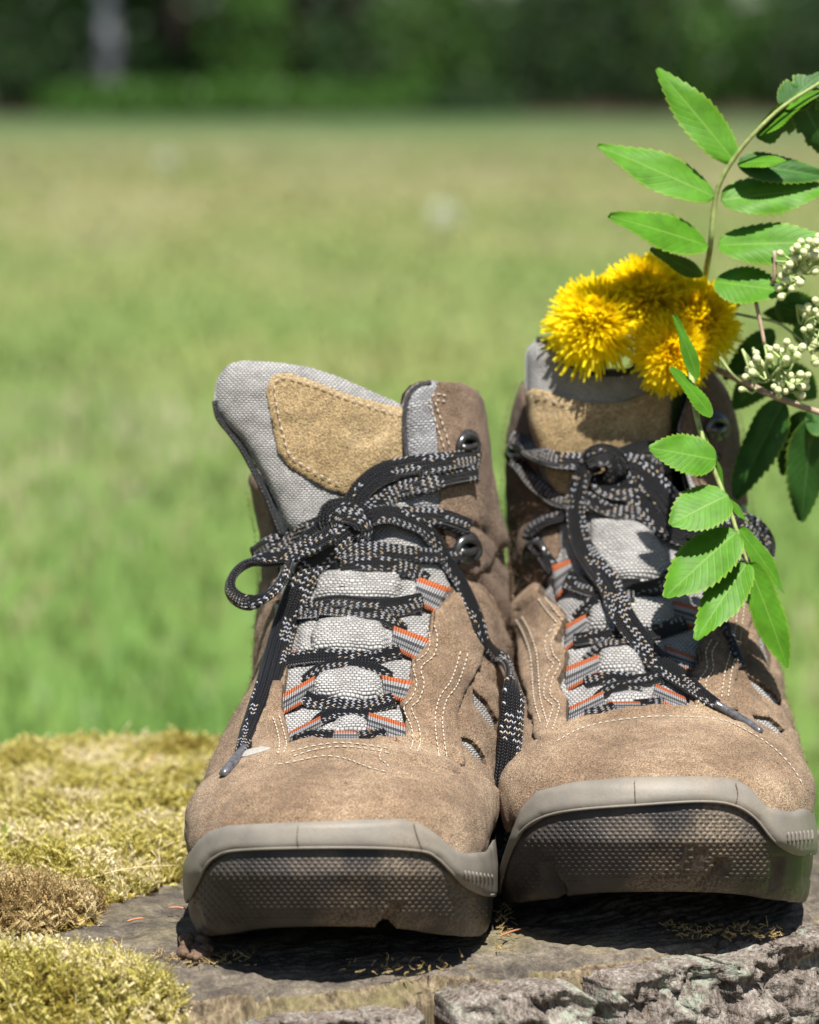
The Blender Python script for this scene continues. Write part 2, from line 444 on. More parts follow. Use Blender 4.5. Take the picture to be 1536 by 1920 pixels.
def m_leafy(name, stops, rough=.55, trans=.35):
    """foliage: colour varies from blade to blade (u of the uv map holds a random number per leaf)"""
    m, nt, b = nmat(name); uv = coord(nt, 'UV'); s = nd(nt, 'ShaderNodeSeparateXYZ'); lk(nt, uv, s.inputs[0])
    colr = ramp(nt, s.outputs[0], stops)
    setb(b, Base_Color=colr, Roughness=rough); b.inputs['Specular IOR Level'].default_value = .35
    t = nd(nt, 'ShaderNodeBsdfTranslucent'); lk(nt, colr, t.inputs[0])
    mx = nd(nt, 'ShaderNodeMixShader'); mx.inputs[0].default_value = trans
    out = nt.nodes['Material Output']; lk(nt, b.outputs[0], mx.inputs[1]); lk(nt, t.outputs[0], mx.inputs[2]); lk(nt, mx.outputs[0], out.inputs[0])
    return m
rs = np.random.RandomState(5)
def grass(n):
    d = 1.3 + 36 * rs.rand(n) ** 2.0                      # metres beyond the boots
    x = (rs.rand(n) - .5) * (1.2 + d * .36) * 100; y = d * 100
    az = rs.rand(n) * 6.283; h = (1.5 + 3.5 * rs.rand(n)); wd = (.18 + .2 * rs.rand(n)) * (1 + d * .14)
    ln = h * (.2 + .7 * rs.rand(n)); dx, dy = np.cos(az), np.sin(az); ax, ay = -dy, dx
    P = np.stack([x, y, np.full(n, GZ)], 1)
    A0 = P + np.stack([ax * wd, ay * wd, 0 * x], 1); B0 = P - np.stack([ax * wd, ay * wd, 0 * x], 1)
    m_ = P + np.stack([dx * ln * .35, dy * ln * .35, h * .65], 1)
    A1 = m_ + np.stack([ax * wd, ay * wd, 0 * x], 1) * .8; B1 = m_ - np.stack([ax * wd, ay * wd, 0 * x], 1) * .8
    tip = P + np.stack([dx * ln, dy * ln, h * .92], 1)
    V = np.stack([A0, B0, B1, A1, tip], 1).reshape(-1, 3); i = np.arange(n)[:, None] * 5
    F = np.vstack([np.hstack([i, i + 1, i + 2]), np.hstack([i, i + 2, i + 3]), np.hstack([i + 3, i + 2, i + 4])])
    patch = vnoise(np.c_[x / 100, y / 260, 0 * x], .9, 2., 2) * .62 + np.interp(d, [0, 8, 20, 40], [.02, .14, .36, .40])
    u = np.clip(rs.rand(n) * .36 + patch * 1.3 + .2, 0, 1)
    return V, F, np.repeat(np.stack([u, rs.rand(n)], 1), 5, 0)
gV, gF, gU = grass(34000)
mk('meadow_grass', gV, gF, m_leafy('grass_blades', [(0, (.07, .155, .03)), (.4, (.118, .215, .045)), (.66, (.18, .23, .065)), (.84, (.25, .235, .10)), (1, (.34, .31, .2))], .5), uv=gU, kind='stuff')
# white seed heads far out in the meadow
def seed_head(x, D, r, label):
    t = thing('dandelion_clock', label, 'seed head', (x, D - CAM_D, GZ), None)
    h = 16.; a = Acc(); rr = np.random.RandomState(int(D))
    V, F, _ = tube([(x, D - CAM_D, GZ), (x + 1, D - CAM_D, GZ + h * .6), (x + 1, D - CAM_D + 1, GZ + h)], .25, 5); mk('stem', V, F, M['stem'], t)
    c = np.array([x + 1, D - CAM_D + 1, GZ + h])
    for _ in range(220):
        d = nrm(rr.randn(3)[None])[0]; s = nrm(np.cross(d, rr.randn(3))[None])[0] * r * .16
        p = c + d * r; a.add([c + d * r * .3, p + s, p - s, p + d * r * .08], [(0, 1, 2), (1, 3, 2)])
    a.mk('seed_ball', M['seed'], t, kind='stuff')
M['seed'] = m_leafy('seed_fluff', [(0, (.70, .72, .62)), (1, (.70, .72, .62))], .8, .4)
M['stem'] = m_plain('green_stem', (.13, .24, .05), .5, .4, 0, 200, .2, .2)
seed_head(at(825, 455, 1500)[0], 1440, 5.5, 'white dandelion clock, brightest pale dot in the meadow left of the flowers')
seed_head(at(325, 330, 2500)[0], 2420, 6.5, 'faint white dandelion clock in the dry grass at the upper left')
# ------------------------------------------------------------------ the wood's edge far behind
M['bark_tree'] = m_plain('tree_bark', (.055, .042, .032), .95, .1, 0, 6, .6, .4, .02)
M['bark_birch'] = m_plain('birch_bark', (.27, .28, .30), .9, .1, 0, 4, .5, .5, .02)
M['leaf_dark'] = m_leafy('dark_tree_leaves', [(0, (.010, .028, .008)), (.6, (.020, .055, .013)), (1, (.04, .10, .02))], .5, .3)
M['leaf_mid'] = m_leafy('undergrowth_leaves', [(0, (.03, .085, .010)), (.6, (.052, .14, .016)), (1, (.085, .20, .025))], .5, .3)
def leaves(c, ext, n, size, seed, gap=.55):
    r_ = np.random.RandomState(seed)
    P = r_.randn(int(n * 1.7), 3); P = nrm(P) * (r_.rand(len(P), 1) ** .45)
    q = P * np.array(ext) + np.array(c)
    k = vnoise(q, 1.6 / max(ext[0], ext[2]) * 1.2, seed * 1.7, 2) + r_.rand(len(q)) * gap - gap * .5 > -.12
    q = q[k][:n]; n = len(q)
    d = nrm(r_.randn(n, 3) + [0, 0, .5]); a = nrm(np.cross(d, r_.randn(n, 3))); b = np.cross(d, a)
    s = size * (.6 + .8 * r_.rand(n))[:, None]
    V = np.stack([q - a * s, q + b * s * .55, q + a * s, q - b * s * .55], 1).reshape(-1, 3)
    u = np.repeat(np.stack([r_.rand(n), r_.rand(n)], 1), 4, 0)
    return V, np.arange(4 * n).reshape(-1, 4), u
def tree(x, D, label, h, r0, crown, trunk_mat, leaf, seed, n=2600):
    t = thing('tree', label, 'tree', (x, D - CAM_D, GZ), "trees at the wood's edge"); y = D - CAM_D
    rr = random.Random(seed)
    P = [(x + rr.uniform(-.02, .02) * h * k / 4, y, GZ + h * k / 6) for k in range(7)]
    V, F, u = tube(P, [r0 * (1.25 if k == 0 else 1 - k / 8) for k in range(7)], 12); mk('trunk', V, F, trunk_mat, t, uv=u)
    lim = Acc()
    for k in range(5):
        a = rr.uniform(0, 6.28); z = GZ + h * rr.uniform(.4, .85); l = crown[0] * rr.uniform(.5, .9)
        V, F, u = tube([(x, y, z), (x + math.cos(a) * l * .5, y + math.sin(a) * l * .5, z + l * .25), (x + math.cos(a) * l, y + math.sin(a) * l, z + l * .4)], [r0 * .35, r0 * .22, r0 * .08], 6); lim.add(V, F, u)
        mk('limb', V, F, trunk_mat, t, uv=u)
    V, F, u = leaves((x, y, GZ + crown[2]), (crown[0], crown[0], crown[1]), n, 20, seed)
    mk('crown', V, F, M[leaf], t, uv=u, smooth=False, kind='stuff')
def shrub(x, D, label, w_, h, leaf, seed, n=1500, size=9):
    t = thing('shrub', label, 'shrub', (x, D - CAM_D, GZ), "undergrowth at the wood's edge"); y = D - CAM_D
    rr = random.Random(seed)
    st_ = Acc()
    for k in range(4):
        dx = rr.uniform(-.5, .5) * w_
        V, F, u = tube([(x + dx * .2, y, GZ - 2), (x + dx * .6, y, GZ + h * .4), (x + dx, y, GZ + h * .8)], [3, 2, .8], 6); mk('branch', V, F, M['bark_tree'], t, uv=u)
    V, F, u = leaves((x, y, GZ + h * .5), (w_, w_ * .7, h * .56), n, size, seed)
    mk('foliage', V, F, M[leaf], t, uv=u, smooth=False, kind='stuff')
X6 = lambda px, D: (px - 768) * D / FPX
for i, (px, D, h, r0, cr, tm, lf, lab) in enumerate([
    (205, 7000, 1100, 22, (330, 380, 760), 'bark_birch', 'leaf_mid', 'tree with a pale grey trunk at the upper left of the dark wood'),
    (60, 7800, 1200, 30, (380, 430, 820), 'bark_tree', 'leaf_dark', 'dark tree in the wood, furthest left of all'),
    (330, 7600, 1300, 32, (360, 430, 850), 'bark_tree', 'leaf_dark', 'dark tree in the wood just right of the pale trunk'),
    (560, 8200, 1200, 30, (400, 430, 800), 'bark_tree', 'leaf_dark', 'dark tree over the bare brown gap in the wood'),
    (790, 7700, 1250, 34, (390, 430, 800), 'bark_tree', 'leaf_dark', 'dark tree in the middle of the wood'),
    (1000, 7900, 1200, 30, (390, 430, 800), 'bark_tree', 'leaf_dark', 'dark tree in the wood just left of the topmost rowan leaflet'),
    (1220, 7600, 1250, 32, (390, 430, 800), 'bark_tree', 'leaf_dark', 'dark tree in the wood straight behind the topmost rowan leaflet'),
    (1450, 7800, 1250, 32, (390, 430, 800), 'bark_tree', 'leaf_dark', 'dark tree in the wood, furthest right, behind the rowan sprig')]):
    tree(X6(px, D), D, lab, h, r0, cr, M[tm], lf, 40 + i)
for i, (px, D, w_, h, lf, lab) in enumerate([
    (40, 7000, 190, 210, 'leaf_dark', 'dark shrub in the left corner of the wood'), (110, 7300, 160, 330, 'leaf_mid', 'leafy shrub left of the pale trunk'),
    (300, 7500, 140, 150, 'leaf_dark', 'low dark shrub right of the pale trunk'), (470, 7400, 110, 300, 'leaf_mid', 'bright green shrub over the bare brown gap'),
    (420, 6700, 190, 74, 'leaf_mid', 'low green shrub edging the meadow below the bare brown gap'), (240, 6650, 190, 70, 'leaf_mid', 'low green shrub edging the meadow below the pale trunk'), (640, 6700, 190, 66, 'leaf_mid', 'low green shrub edging the meadow above the left boot'),
    (700, 7600, 170, 330, 'leaf_dark', 'tall dark shrub right of the bare brown gap'), (850, 7300, 200, 330, 'leaf_mid', 'mid green shrub in the middle of the wood'),
    (1010, 7200, 190, 300, 'leaf_dark', 'dark shrub in the wood above the dandelions'), (1180, 7200, 200, 330, 'leaf_dark', 'dark shrub behind the topmost rowan leaflet'),
    (1350, 7100, 180, 330, 'leaf_mid', 'green shrub behind the bend of the rowan sprig'), (1500, 7000, 190, 260, 'leaf_dark', 'dark shrub in the right corner of the wood'), (860, 6750, 170, 60, 'leaf_dark', 'low dark shrub edging the meadow left of the rowan sprig')]):
    shrub(X6(px, D), D, lab, w_, h, lf, 80 + i)
# the deep shade of the wood: rows of trunks and foliage farther in
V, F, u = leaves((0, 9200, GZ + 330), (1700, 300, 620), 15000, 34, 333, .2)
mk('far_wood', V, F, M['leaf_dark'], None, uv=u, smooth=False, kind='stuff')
mk('wood_floor', [(-2500, 6580, GZ + .6), (2500, 6580, GZ + .6), (2500, 14000, GZ + .6), (-2500, 14000, GZ + .6)], [(0, 1, 2, 3)], m_plain('leaf_litter', (.075, .05, .035), .95, .1, 0, 1.2, .3, .4), kind='structure')

# ------------------------------------------------------------------ tree stump
SC = np.array([-6.5, 136 - CAM_D])
def stump_R(phi):
    """radius by angle; -90 degrees faces the camera"""
    d = np.degrees(phi) % 360
    base = np.interp(d, [0, 45, 90, 135, 180, 225, 250, 270, 290, 315, 335, 360], [26, 22, 18.5, 21, 27, 27, 23.8, 21.9, 21.0, 22.9, 25, 26])
    return base
def m_wood():
    m, nt, b = nmat('weathered_end_grain'); c = coord(nt)
    n1 = noise(nt, c, 18, 5, .65); n2 = noise(nt, c, 140, 4, .7); n3 = noise(nt, c, 900, 2, .6); n4 = noise(nt, c, 9, 3, .6)
    colr = ramp(nt, mixc(nt, .5, n1, n2), [(.34, (.032, .027, .024)), (.47, (.085, .073, .060)), (.56, (.15, .128, .10)), (.68, (.25, .215, .165))])
    gold = mixc(nt, n2, (.10, .085, .03), (.19, .17, .08))
    colr = mixc(nt, ramp(nt, n4, [(.5, 0.), (.66, .65)]), colr, gold)
    colr = mixc(nt, .6, colr, ramp(nt, n3, [(.3, .5), (.7, 1.3)]), 'MULTIPLY')
    setb(b, Base_Color=colr, Roughness=.92, Normal=bump(nt, n3, .5, .0006, bump(nt, n2, .6, .002))); b.inputs['Specular IOR Level'].default_value = .15
    return m
def m_fibre():
    m, nt, b = nmat('broken_wood_fibre'); c = coord(nt)
    mp = nd(nt, 'ShaderNodeMapping'); mp.inputs['Scale'].default_value = (1, 1, .10); lk(nt, c, mp.inputs['Vector'])
    n1 = noise(nt, mp.outputs[0], 420, 4, .65); n2 = noise(nt, c, 40, 4, .6)
    colr = ramp(nt, n1, [(.34, (.045, .034, .024)), (.48, (.125, .095, .062)), (.66, (.25, .20, .13))])
    colr = mixc(nt, ramp(nt, n2, [(.42, 0.), (.66, .75)]), colr, (.15, .135, .06))
    setb(b, Base_Color=colr, Roughness=.9, Normal=bump(nt, n1, .9, .0016)); b.inputs['Specular IOR Level'].default_value = .15
    return m
def m_bark():
    m, nt, b = nmat('lichened_bark'); c = coord(nt)
    mp = nd(nt, 'ShaderNodeMapping'); mp.inputs['Scale'].default_value = (1, 1, .3); lk(nt, c, mp.inputs['Vector']); n1 = noise(nt, c, 70, 5, .75); n2 = noise(nt, mp.outputs[0], 620, 4, .7); n3 = noise(nt, c, 38, 4, .65); n4 = noise(nt, c, 170, 4, .75)
    colr = ramp(nt, mixc(nt, .55, n1, n2), [(.37, (.04, .030, .023)), (.45, (.115, .093, .078)), (.54, (.215, .188, .165)), (.64, (.39, .358, .325))])
    lich = mth(nt, 'MULTIPLY', ramp(nt, n3, [(.50, 0.), (.60, 1.)]), ramp(nt, n4, [(.48, 0.), (.56, 1.)]))
    colr = mixc(nt, mth(nt, 'MULTIPLY', lich, .6), colr, (.33, .39, .31))
    setb(b, Base_Color=colr, Roughness=.93, Normal=bump(nt, n2, .8, .0016, bump(nt, n1, .8, .004))); b.inputs['Specular IOR Level'].default_value = .12
    return m
M['wood'], M['fibre'], M['bark'] = m_wood(), m_fibre(), m_bark()
stump = thing('tree_stump', 'old sawn tree stump with flaking bark carrying both boots', 'tree stump', (SC[0], SC[1], GZ))
NPH, NRD = 520, 120
ph = np.arange(NPH) * 2 * math.pi / NPH; Rr = stump_R(ph)
edge_n = np.array([mnoise.fractal(Vector((math.cos(a) * 9, math.sin(a) * 9, 3.)), 1., 2., 4) for a in ph]) * .55
def top_z(P):
    z = .22 * vnoise(P, .13, 1., 2) + .16 * vnoise(P, .6, 4., 3) + .06 * vnoise(P, 2.6, 8., 2)
    return z
rad = np.r_[np.linspace(0, .7, 40, endpoint=False), np.linspace(.7, 1, NRD - 40)]
XY = SC + rad[:, None, None] * (Rr + edge_n)[None, :, None] * np.stack([np.cos(ph), np.sin(ph)], 1)[None]
P0 = np.concatenate([XY, np.zeros((NRD, NPH, 1))], 2).reshape(-1, 3)
z = top_z(P0); rr_ = np.repeat(rad, NPH)
ringl = (rr_ * 23 + .25 * vnoise(P0, .25, 3.)) * 2.2
z += .035 * np.sin(ringl * 2 * math.pi)
z -= .9 * np.clip((rr_ - .955) / .045, 0, 1) ** 1.6 + .35 * np.clip((rr_ - .88) / .12, 0, 1)
for a0, wdt in ((-62, 2.0), (-38, 1.5), (-104, 1.6), (-86, .8), (20, 2), (150, 3)):     # checks (cracks) running in from the rim
    da = (np.degrees(np.arctan2(P0[:, 1] - SC[1], P0[:, 0] - SC[0])) - a0 + 4 * vnoise(P0, .4, a0) + 180) % 360 - 180
    z -= 1.1 * np.exp(-(da / (wdt * .35)) ** 2) * np.clip((rr_ - .9) / .1, 0, 1)
P0[:, 2] = z - .05
T = []
for i in range(NRD - 1):
    for j in range(NPH):
        a, b = i * NPH + j, i * NPH + (j + 1) % NPH
        T += [(a, a + NPH, b), (b, a + NPH, b + NPH)]
topV, topT = P0, np.array(T)
rf_ = rr_[topT].mean(1); mk('cut_top', topV, topT[rf_ <= .968], M['wood'], stump); mk('splintered_rim', topV, topT[rf_ > .968], M['fibre'], stump)
# side: broken fibres below the rim, then down to the ground
NZ = 34; zs = np.r_[np.linspace(0, -7, 24), np.linspace(-8.5, GZ - 1, 10)]
rim = topV[-NPH:]; side = np.zeros((NZ, NPH, 3))
dirn = np.stack([np.cos(ph), np.sin(ph)], 1)
fl_ = np.array([mnoise.noise(Vector((math.cos(a) * 60, math.sin(a) * 60, 1.))) for a in ph])
for k, zz in enumerate(zs):
    ro = Rr + edge_n + .25 * fl_ * min(1, k / 2) + (-zz) ** .8 * .10 + np.array([.25 * mnoise.noise(Vector((math.cos(a) * 14, math.sin(a) * 14, zz * .5))) for a in ph]) * min(1, k / 3)
    side[k, :, :2] = SC + dirn * ro[:, None]; side[k, :, 2] = rim[:, 2] + zz if k < 24 else zz
T = []
for k in range(NZ - 1):
    for j in range(NPH):
        a, b = k * NPH + j, k * NPH + (j + 1) % NPH
        T += [(a, a + NPH, b), (b, a + NPH, b + NPH)]
sdV, sdT = side.reshape(-1, 3), np.array(T)
mk('broken_side', sdV, sdT, M['fibre'], stump)
# bark plates, each a thick flake on the side
def bark_plate(outline, thick, seed):
    """outline in (degrees round the stump, height)"""
    o = np.asarray(outline, float); cx = o.mean(0)
    k = 23. * math.pi / 180
    poly = np.stack([(o[:, 0] - cx[0]) * k, o[:, 1]], 1)
    step = .12
    gx = np.arange(poly[:, 0].min() - step, poly[:, 0].max() + step, step); gy = np.arange(poly[:, 1].min() - step, poly[:, 1].max() + step, step)
    if len(gx) * len(gy) > 6500: step *= math.sqrt(len(gx) * len(gy) / 6500.); gx = np.arange(poly[:, 0].min() - step, poly[:, 0].max() + step, step); gy = np.arange(poly[:, 1].min() - step, poly[:, 1].max() + step, step)
    X, Y = np.meshgrid(gx, gy); p = np.stack([X.ravel(), Y.ravel()], 1); w_ = len(gx)
    T = np.array([q for j in range(len(gy) - 1) for i in range(w_ - 1) for q in ((j * w_ + i, j * w_ + i + 1, j * w_ + w_ + i), (j * w_ + i + 1, j * w_ + w_ + i + 1, j * w_ + w_ + i))])
    p3 = np.c_[p, np.zeros(len(p))]
    f = sdf(poly, p) + .16 * vnoise(p3, .9, seed, 3) + .13 * vnoise(p3, 3., seed + 5, 3)
    v, t, ff = clip(p3, T, f)
    if len(t) < 8: return
    q = v + seed * 3.1
    rid = 1 - np.abs(vnoise(q * [1, 1.9, 1], .62, seed, 4)) * 3.4                      # ridged, layered relief
    lay = np.floor(vnoise(q * [1, 1.7, 1], .6, seed + 9, 3) * 6) / 6
    n_lay = vnoise(q * [.75, 1.5, 1], .55, seed + 9, 3) + .12 * vnoise(q * [1, 2.6, 1], 2.4, seed, 2)
    lay = np.floor(n_lay * 7) / 7                                        # scales of bark lying over one another
    crk = np.empty(len(q))
    for i_, pt in enumerate(q):                                          # deep fissures between them, mostly upright
        dv = mnoise.voronoi(Vector((pt[0] * .50, pt[1] * .26, seed)) + mnoise.noise_vector(Vector((pt[0] * .9, pt[1] * .9, seed))) * .4)[0]
        crk[i_] = min(1., (dv[1] - dv[0]) / .07)
    hgt = thick * np.clip(ff / .10, 0, 1) ** .7 + np.clip(ff / .2, 0, 1) * (lay * .75 + .42 * (crk - 1) + .07 * vnoise(q * [2.5, .7, 1], 2.2, seed, 3))
    pa = np.radians(cx[0] + v[:, 0] / k)
    base = np.interp(v[:, 1], [-45, -8, 0], [stump_R(np.radians(cx[0])) * 0 + 3.2, .62, 0])
    r0 = stump_R(pa) + base
    def place(r): return np.stack([SC[0] + np.cos(pa) * r, SC[1] + np.sin(pa) * r, v[:, 1] - .38], 1)
    top = place(r0 + .25 + hgt); bot = place(r0 - .35)
    B = boundary(t); n = len(top)
    F = [tuple(x) for x in t] + [(b, a, a + n, b + n) for a, b in B]
    mk('bark_plate', np.vstack([top, bot]), F, M['bark'], stump, smooth=False)
plates = [([(-88.5, -.9), (-84, -.6), (-79, -.6), (-71, -.8), (-70.2, -2.2), (-70.0, -4.8), (-89, -4.8)], .9), ([(-69.2, -.35), (-62, -.1), (-57, -.15), (-55.2, -.7), (-55.6, -2.0), (-55.4, -4.9), (-69, -4.9)], 1.15),
    ([(-54.6, -.15), (-49, .0), (-42.6, -.1), (-42.0, -1.6), (-42.4, -5.2), (-54.8, -5.2), (-54.0, -1.6)], 1.1), ([(-41.6, -.1), (-33, .1), (-27, 0), (-26, -6), (-41.6, -5.8), (-41.0, -2.4)], 1.1),
    ([(-98, -1.5), (-90, -1.2), (-90, -4.8), (-99, -4.8)], .7), ([(-112, -1.6), (-99.5, -1.5), (-100, -5), (-112, -5)], .7)]
for i, (o, th_) in enumerate(plates): bark_plate(o, th_, 2.7 * i + 1)
r_ = random.Random(3); zz = -5.2
while zz > GZ + 2:                                              # the rest of the bark down to the ground and round the sides
    hgt = r_.uniform(5, 8); a = -190 + r_.uniform(0, 6)
    while a < 10:
        wd = r_.uniform(12, 20)
        bark_plate([(a + .7, zz - .2), (a + wd * .5, zz + r_.uniform(-.4, .3)), (a + wd - .7, zz - .2), (a + wd - .4, zz - hgt + .4), (a + wd * .5, zz - hgt + r_.uniform(-.2, .5)), (a + .5, zz - hgt + .4)], r_.uniform(.6, 1.1), r_.uniform(0, 60))
        a += wd
    zz -= hgt
for a in range(-190, 10, 13):
    if a + 12 < -112 or a > -27: bark_plate([(a + .5, -.5), (a + 6, -.3), (a + 12.3, -.5), (a + 12.3, -4.8), (a + .5, -4.9)], .8, a * .37 + 80)

# ------------------------------------------------------------------ moss
def moss_mat(name, stops):
    return m_leafy(name, stops, .7, .3)
def sprig(kind, rr):
    """one shoot of feather moss: a bent stem with little leaves"""
    V, F = [], []; n = 7
    bend = rr.uniform(.3, 1.0); pts = []
    for i in range(n + 1):
        t = i / n; pts.append(np.array([math.sin(bend * t) * t * .9, .06 * math.sin(3 * t), t * math.cos(bend * t * .8)]))
    for i in range(n):
        p, q = pts[i], pts[i + 1]; d = (q - p) / np.linalg.norm(q - p)
        for s in (-1, 1):
            az = rr.uniform(-.7, .7) + s * 1.4
            o = np.array([math.cos(az) * .35, math.sin(az), rr.uniform(-.2, .5)]); l = (.34 if kind else .22) * (1.15 - .75 * i / n)
            wv = np.cross(d, o); wv = wv / max(np.linalg.norm(wv), 1e-6) * .065
            b = len(V); V += [p - wv, p + wv, p + (o * .75 + d * .7) * l]; F.append((b, b + 1, b + 2))
    b = len(V); s = np.array([0, .035, 0]); V += [pts[0] - s, pts[0] + s, pts[-1]]; F.append((b, b + 1, b + 2))
    return np.array(V), np.array(F)
def scatter_sprigs(name, pos, size, lean, mat, seed, parent=None, tone=None, kinds=3, long_=False, label=None):
    rr = np.random.RandomState(seed); pr = random.Random(seed)
    temp = [sprig(not long_, pr) for _ in range(kinds)]
    Vs, Fs, Us, n0 = [], [], [], 0
    which = rr.randint(0, kinds, len(pos))
    for k, (tv, tf) in enumerate(temp):
        P = pos[which == k]; n = len(P)
        az = rr.rand(n) * 6.283; tl = np.abs(rr.randn(n)) * .62
        zx = nrm(np.stack([np.cos(az) * np.sin(tl), np.sin(az) * np.sin(tl), np.cos(tl)], 1) + lean[which == k])
        xx = nrm(np.cross(zx, rr.randn(n, 3))); yx = np.cross(zx, xx)
        s = (size[which == k] * (.6 + .7 * rr.rand(n)))[:, None, None]
        V = P[:, None] + s * (tv[None, :, 0:1] * xx[:, None] + tv[None, :, 1:2] * yx[:, None] + tv[None, :, 2:3] * zx[:, None])
        Vs.append(V.reshape(-1, 3)); Fs.append((tf[None] + (np.arange(n) * len(tv))[:, None, None]).reshape(-1, 3) + n0); n0 += n * len(tv)
        tn = rr.rand(n) * .5 + (tone[which == k] if tone is not None else .25)
        u = np.clip(tn[:, None] + .18 * (tv[None, :, 2] - .5), 0.01, .99)
        Us.append(np.stack([u.ravel(), np.zeros(u.size)], 1))
    return mk(name, np.vstack(Vs), np.vstack(Fs), mat, parent, uv=np.vstack(Us), smooth=False, kind='stuff', label=label)
M['moss'] = moss_mat('feather_moss', [(0, (.19, .13, .03)), (.2, (.35, .275, .055)), (.42, (.44, .39, .085)), (.62, (.57, .52, .17)), (.82, (.67, .60, .31)), (1, (.74, .66, .46))])
M['moss_dry'] = moss_mat('dry_moss', [(0, (.16, .10, .04)), (.35, (.38, .27, .11)), (.7, (.54, .43, .22)), (1, (.66, .56, .34))])
M['moss_bed'] = m_plain('moss_bed', (.17, .125, .022), .95, .1, 0, 300, .8, .6)
def ground_px(px, py, z=0.):
    v = rays(np.array([px, py], float)); return CPOS + v * ((z - CAM_H) / v[2])
def stump_z(P):
    d = P[:, :2] - SC; a = np.arctan2(d[:, 1], d[:, 0]); rr = np.linalg.norm(d, axis=1) / stump_R(a)
    zt = top_z(np.c_[P[:, :2], np.zeros(len(P))])
    return zt - .9 * np.clip((rr - .955) / .045, 0, 1) ** 1.6 - .35 * np.clip((rr - .88) / .12, 0, 1) - np.clip(rr - 1, 0, 1) * 26, rr
def moss_patch(name, poly, hmax, edge, dens, size, mat, seed, lean=(0, 0, 0), tone0=.2, long_=False, label=None):
    """a cushion over a patch of the stump given as an outline on its top (x, y)"""
    poly = np.asarray(poly, float); rr = np.random.RandomState(seed)
    x0, y0 = poly.min(0); x1, y1 = poly.max(0); n = int((x1 - x0) * (y1 - y0) * dens)
    p = np.stack([x0 + rr.rand(n) * (x1 - x0), y0 + rr.rand(n) * (y1 - y0)], 1)
    def height(q):
        f = sdf(poly, q) + .55 * vnoise(np.c_[q, 0 * q[:, :1]], .5, seed, 2)
        zt, r = stump_z(np.c_[q, 0 * q[:, :1]])
        h = hmax * np.clip(f / edge, 0, 1) ** .55 * (1 + .45 * vnoise(np.c_[q, 0 * q[:, :1]], .42, seed + 4, 3))
        return f, zt + h, r
    f, z, r = height(p); k = (f > 0) & (r < 1.16); p, z, f = p[k], z[k], f[k]
    pos = np.c_[p, z - .12]
    tone = tone0 + .08 + .5 * vnoise(pos, .33, seed + 2., 2) + .12 * vnoise(pos, 1.5, seed + 7.)
    scatter_sprigs(name, pos, np.full(len(p), size), np.tile(lean, (len(p), 1)) + 0., M[mat], seed, None, tone, 4, long_, label)
    st_ = .35; gx = np.arange(x0, x1 + st_, st_); gy = np.arange(y0, y1 + st_, st_); X, Y = np.meshgrid(gx, gy); q = np.stack([X.ravel(), Y.ravel()], 1)
    f, z, r = height(q); w_ = len(gx)
    T = np.array([t for j in range(len(gy) - 1) for i in range(w_ - 1) for t in ((j * w_ + i, j * w_ + i + 1, j * w_ + w_ + i), (j * w_ + i + 1, j * w_ + w_ + i + 1, j * w_ + w_ + i))])
    v, t, _ = clip(np.c_[q, z - .25], T, np.minimum(f + .1, (1.17 - r) * 10))
    mk('moss_bed', v, t, M['moss_bed'], None, kind='stuff')
g = lambda x, y: tuple(ground_px(x, y)[:2])
moss_patch('moss_cushion', [(-26, 8), g(-60, 1690), g(60, 1700), g(200, 1700), g(290, 1668), g(345, 1640), g(420, 1600), (-6.0, 17), (-5.5, 26), (-7, 35), (-14, 36), (-22, 33), (-30, 22)], 1.1, 1.6, 36, .74, 'moss', 21, tone0=.24)
moss_patch('dry_moss_tuft', [g(-60, 1770), g(40, 1768), g(120, 1752), g(180, 1738), g(190, 1722), g(165, 1702), g(110, 1690), g(40, 1684), g(-60, 1680)], .95, 1.1, 55, .75, 'moss_dry', 22, (.25, -.35, .2), .25, True)
moss_patch('moss_cushion', [(-18, -15), g(-60, 1815), g(60, 1806), g(190, 1812), g(290, 1838), g(380, 1872), g(440, 1890), g(480, 1905), (-5.8, -8.5), (-7, -15)], .55, .9, 62, .85, 'moss', 23, (.5, -.35, .1), .30, True)

# dry stalks standing out of the moss
rr = np.random.RandomState(12); sa = Acc()
for i in range(150):
    q = ground_px(rr.uniform(-40, 440), rr.uniform(1400, 1680), 0); zt, r = stump_z(q[None]); q[2] = zt[0] + .7
    if r[0] > 1.05: continue
    l = rr.uniform(.7, 1.7); dr = nrm(np.array([rr.randn() * .7, rr.randn() * .7, 1.])[None])[0]
    V, F, u = tube(crom([q, q + dr * l * .6, q + dr * l + [rr.randn() * .25, rr.randn() * .25, -.1]], 5), [.035, .03, .025, .02, .03], 4); sa.add(V, F, u + [rr.rand() * .6 + .4, 0])
sa.mk('moss_stalks', M['moss_dry'], None, kind='stuff')
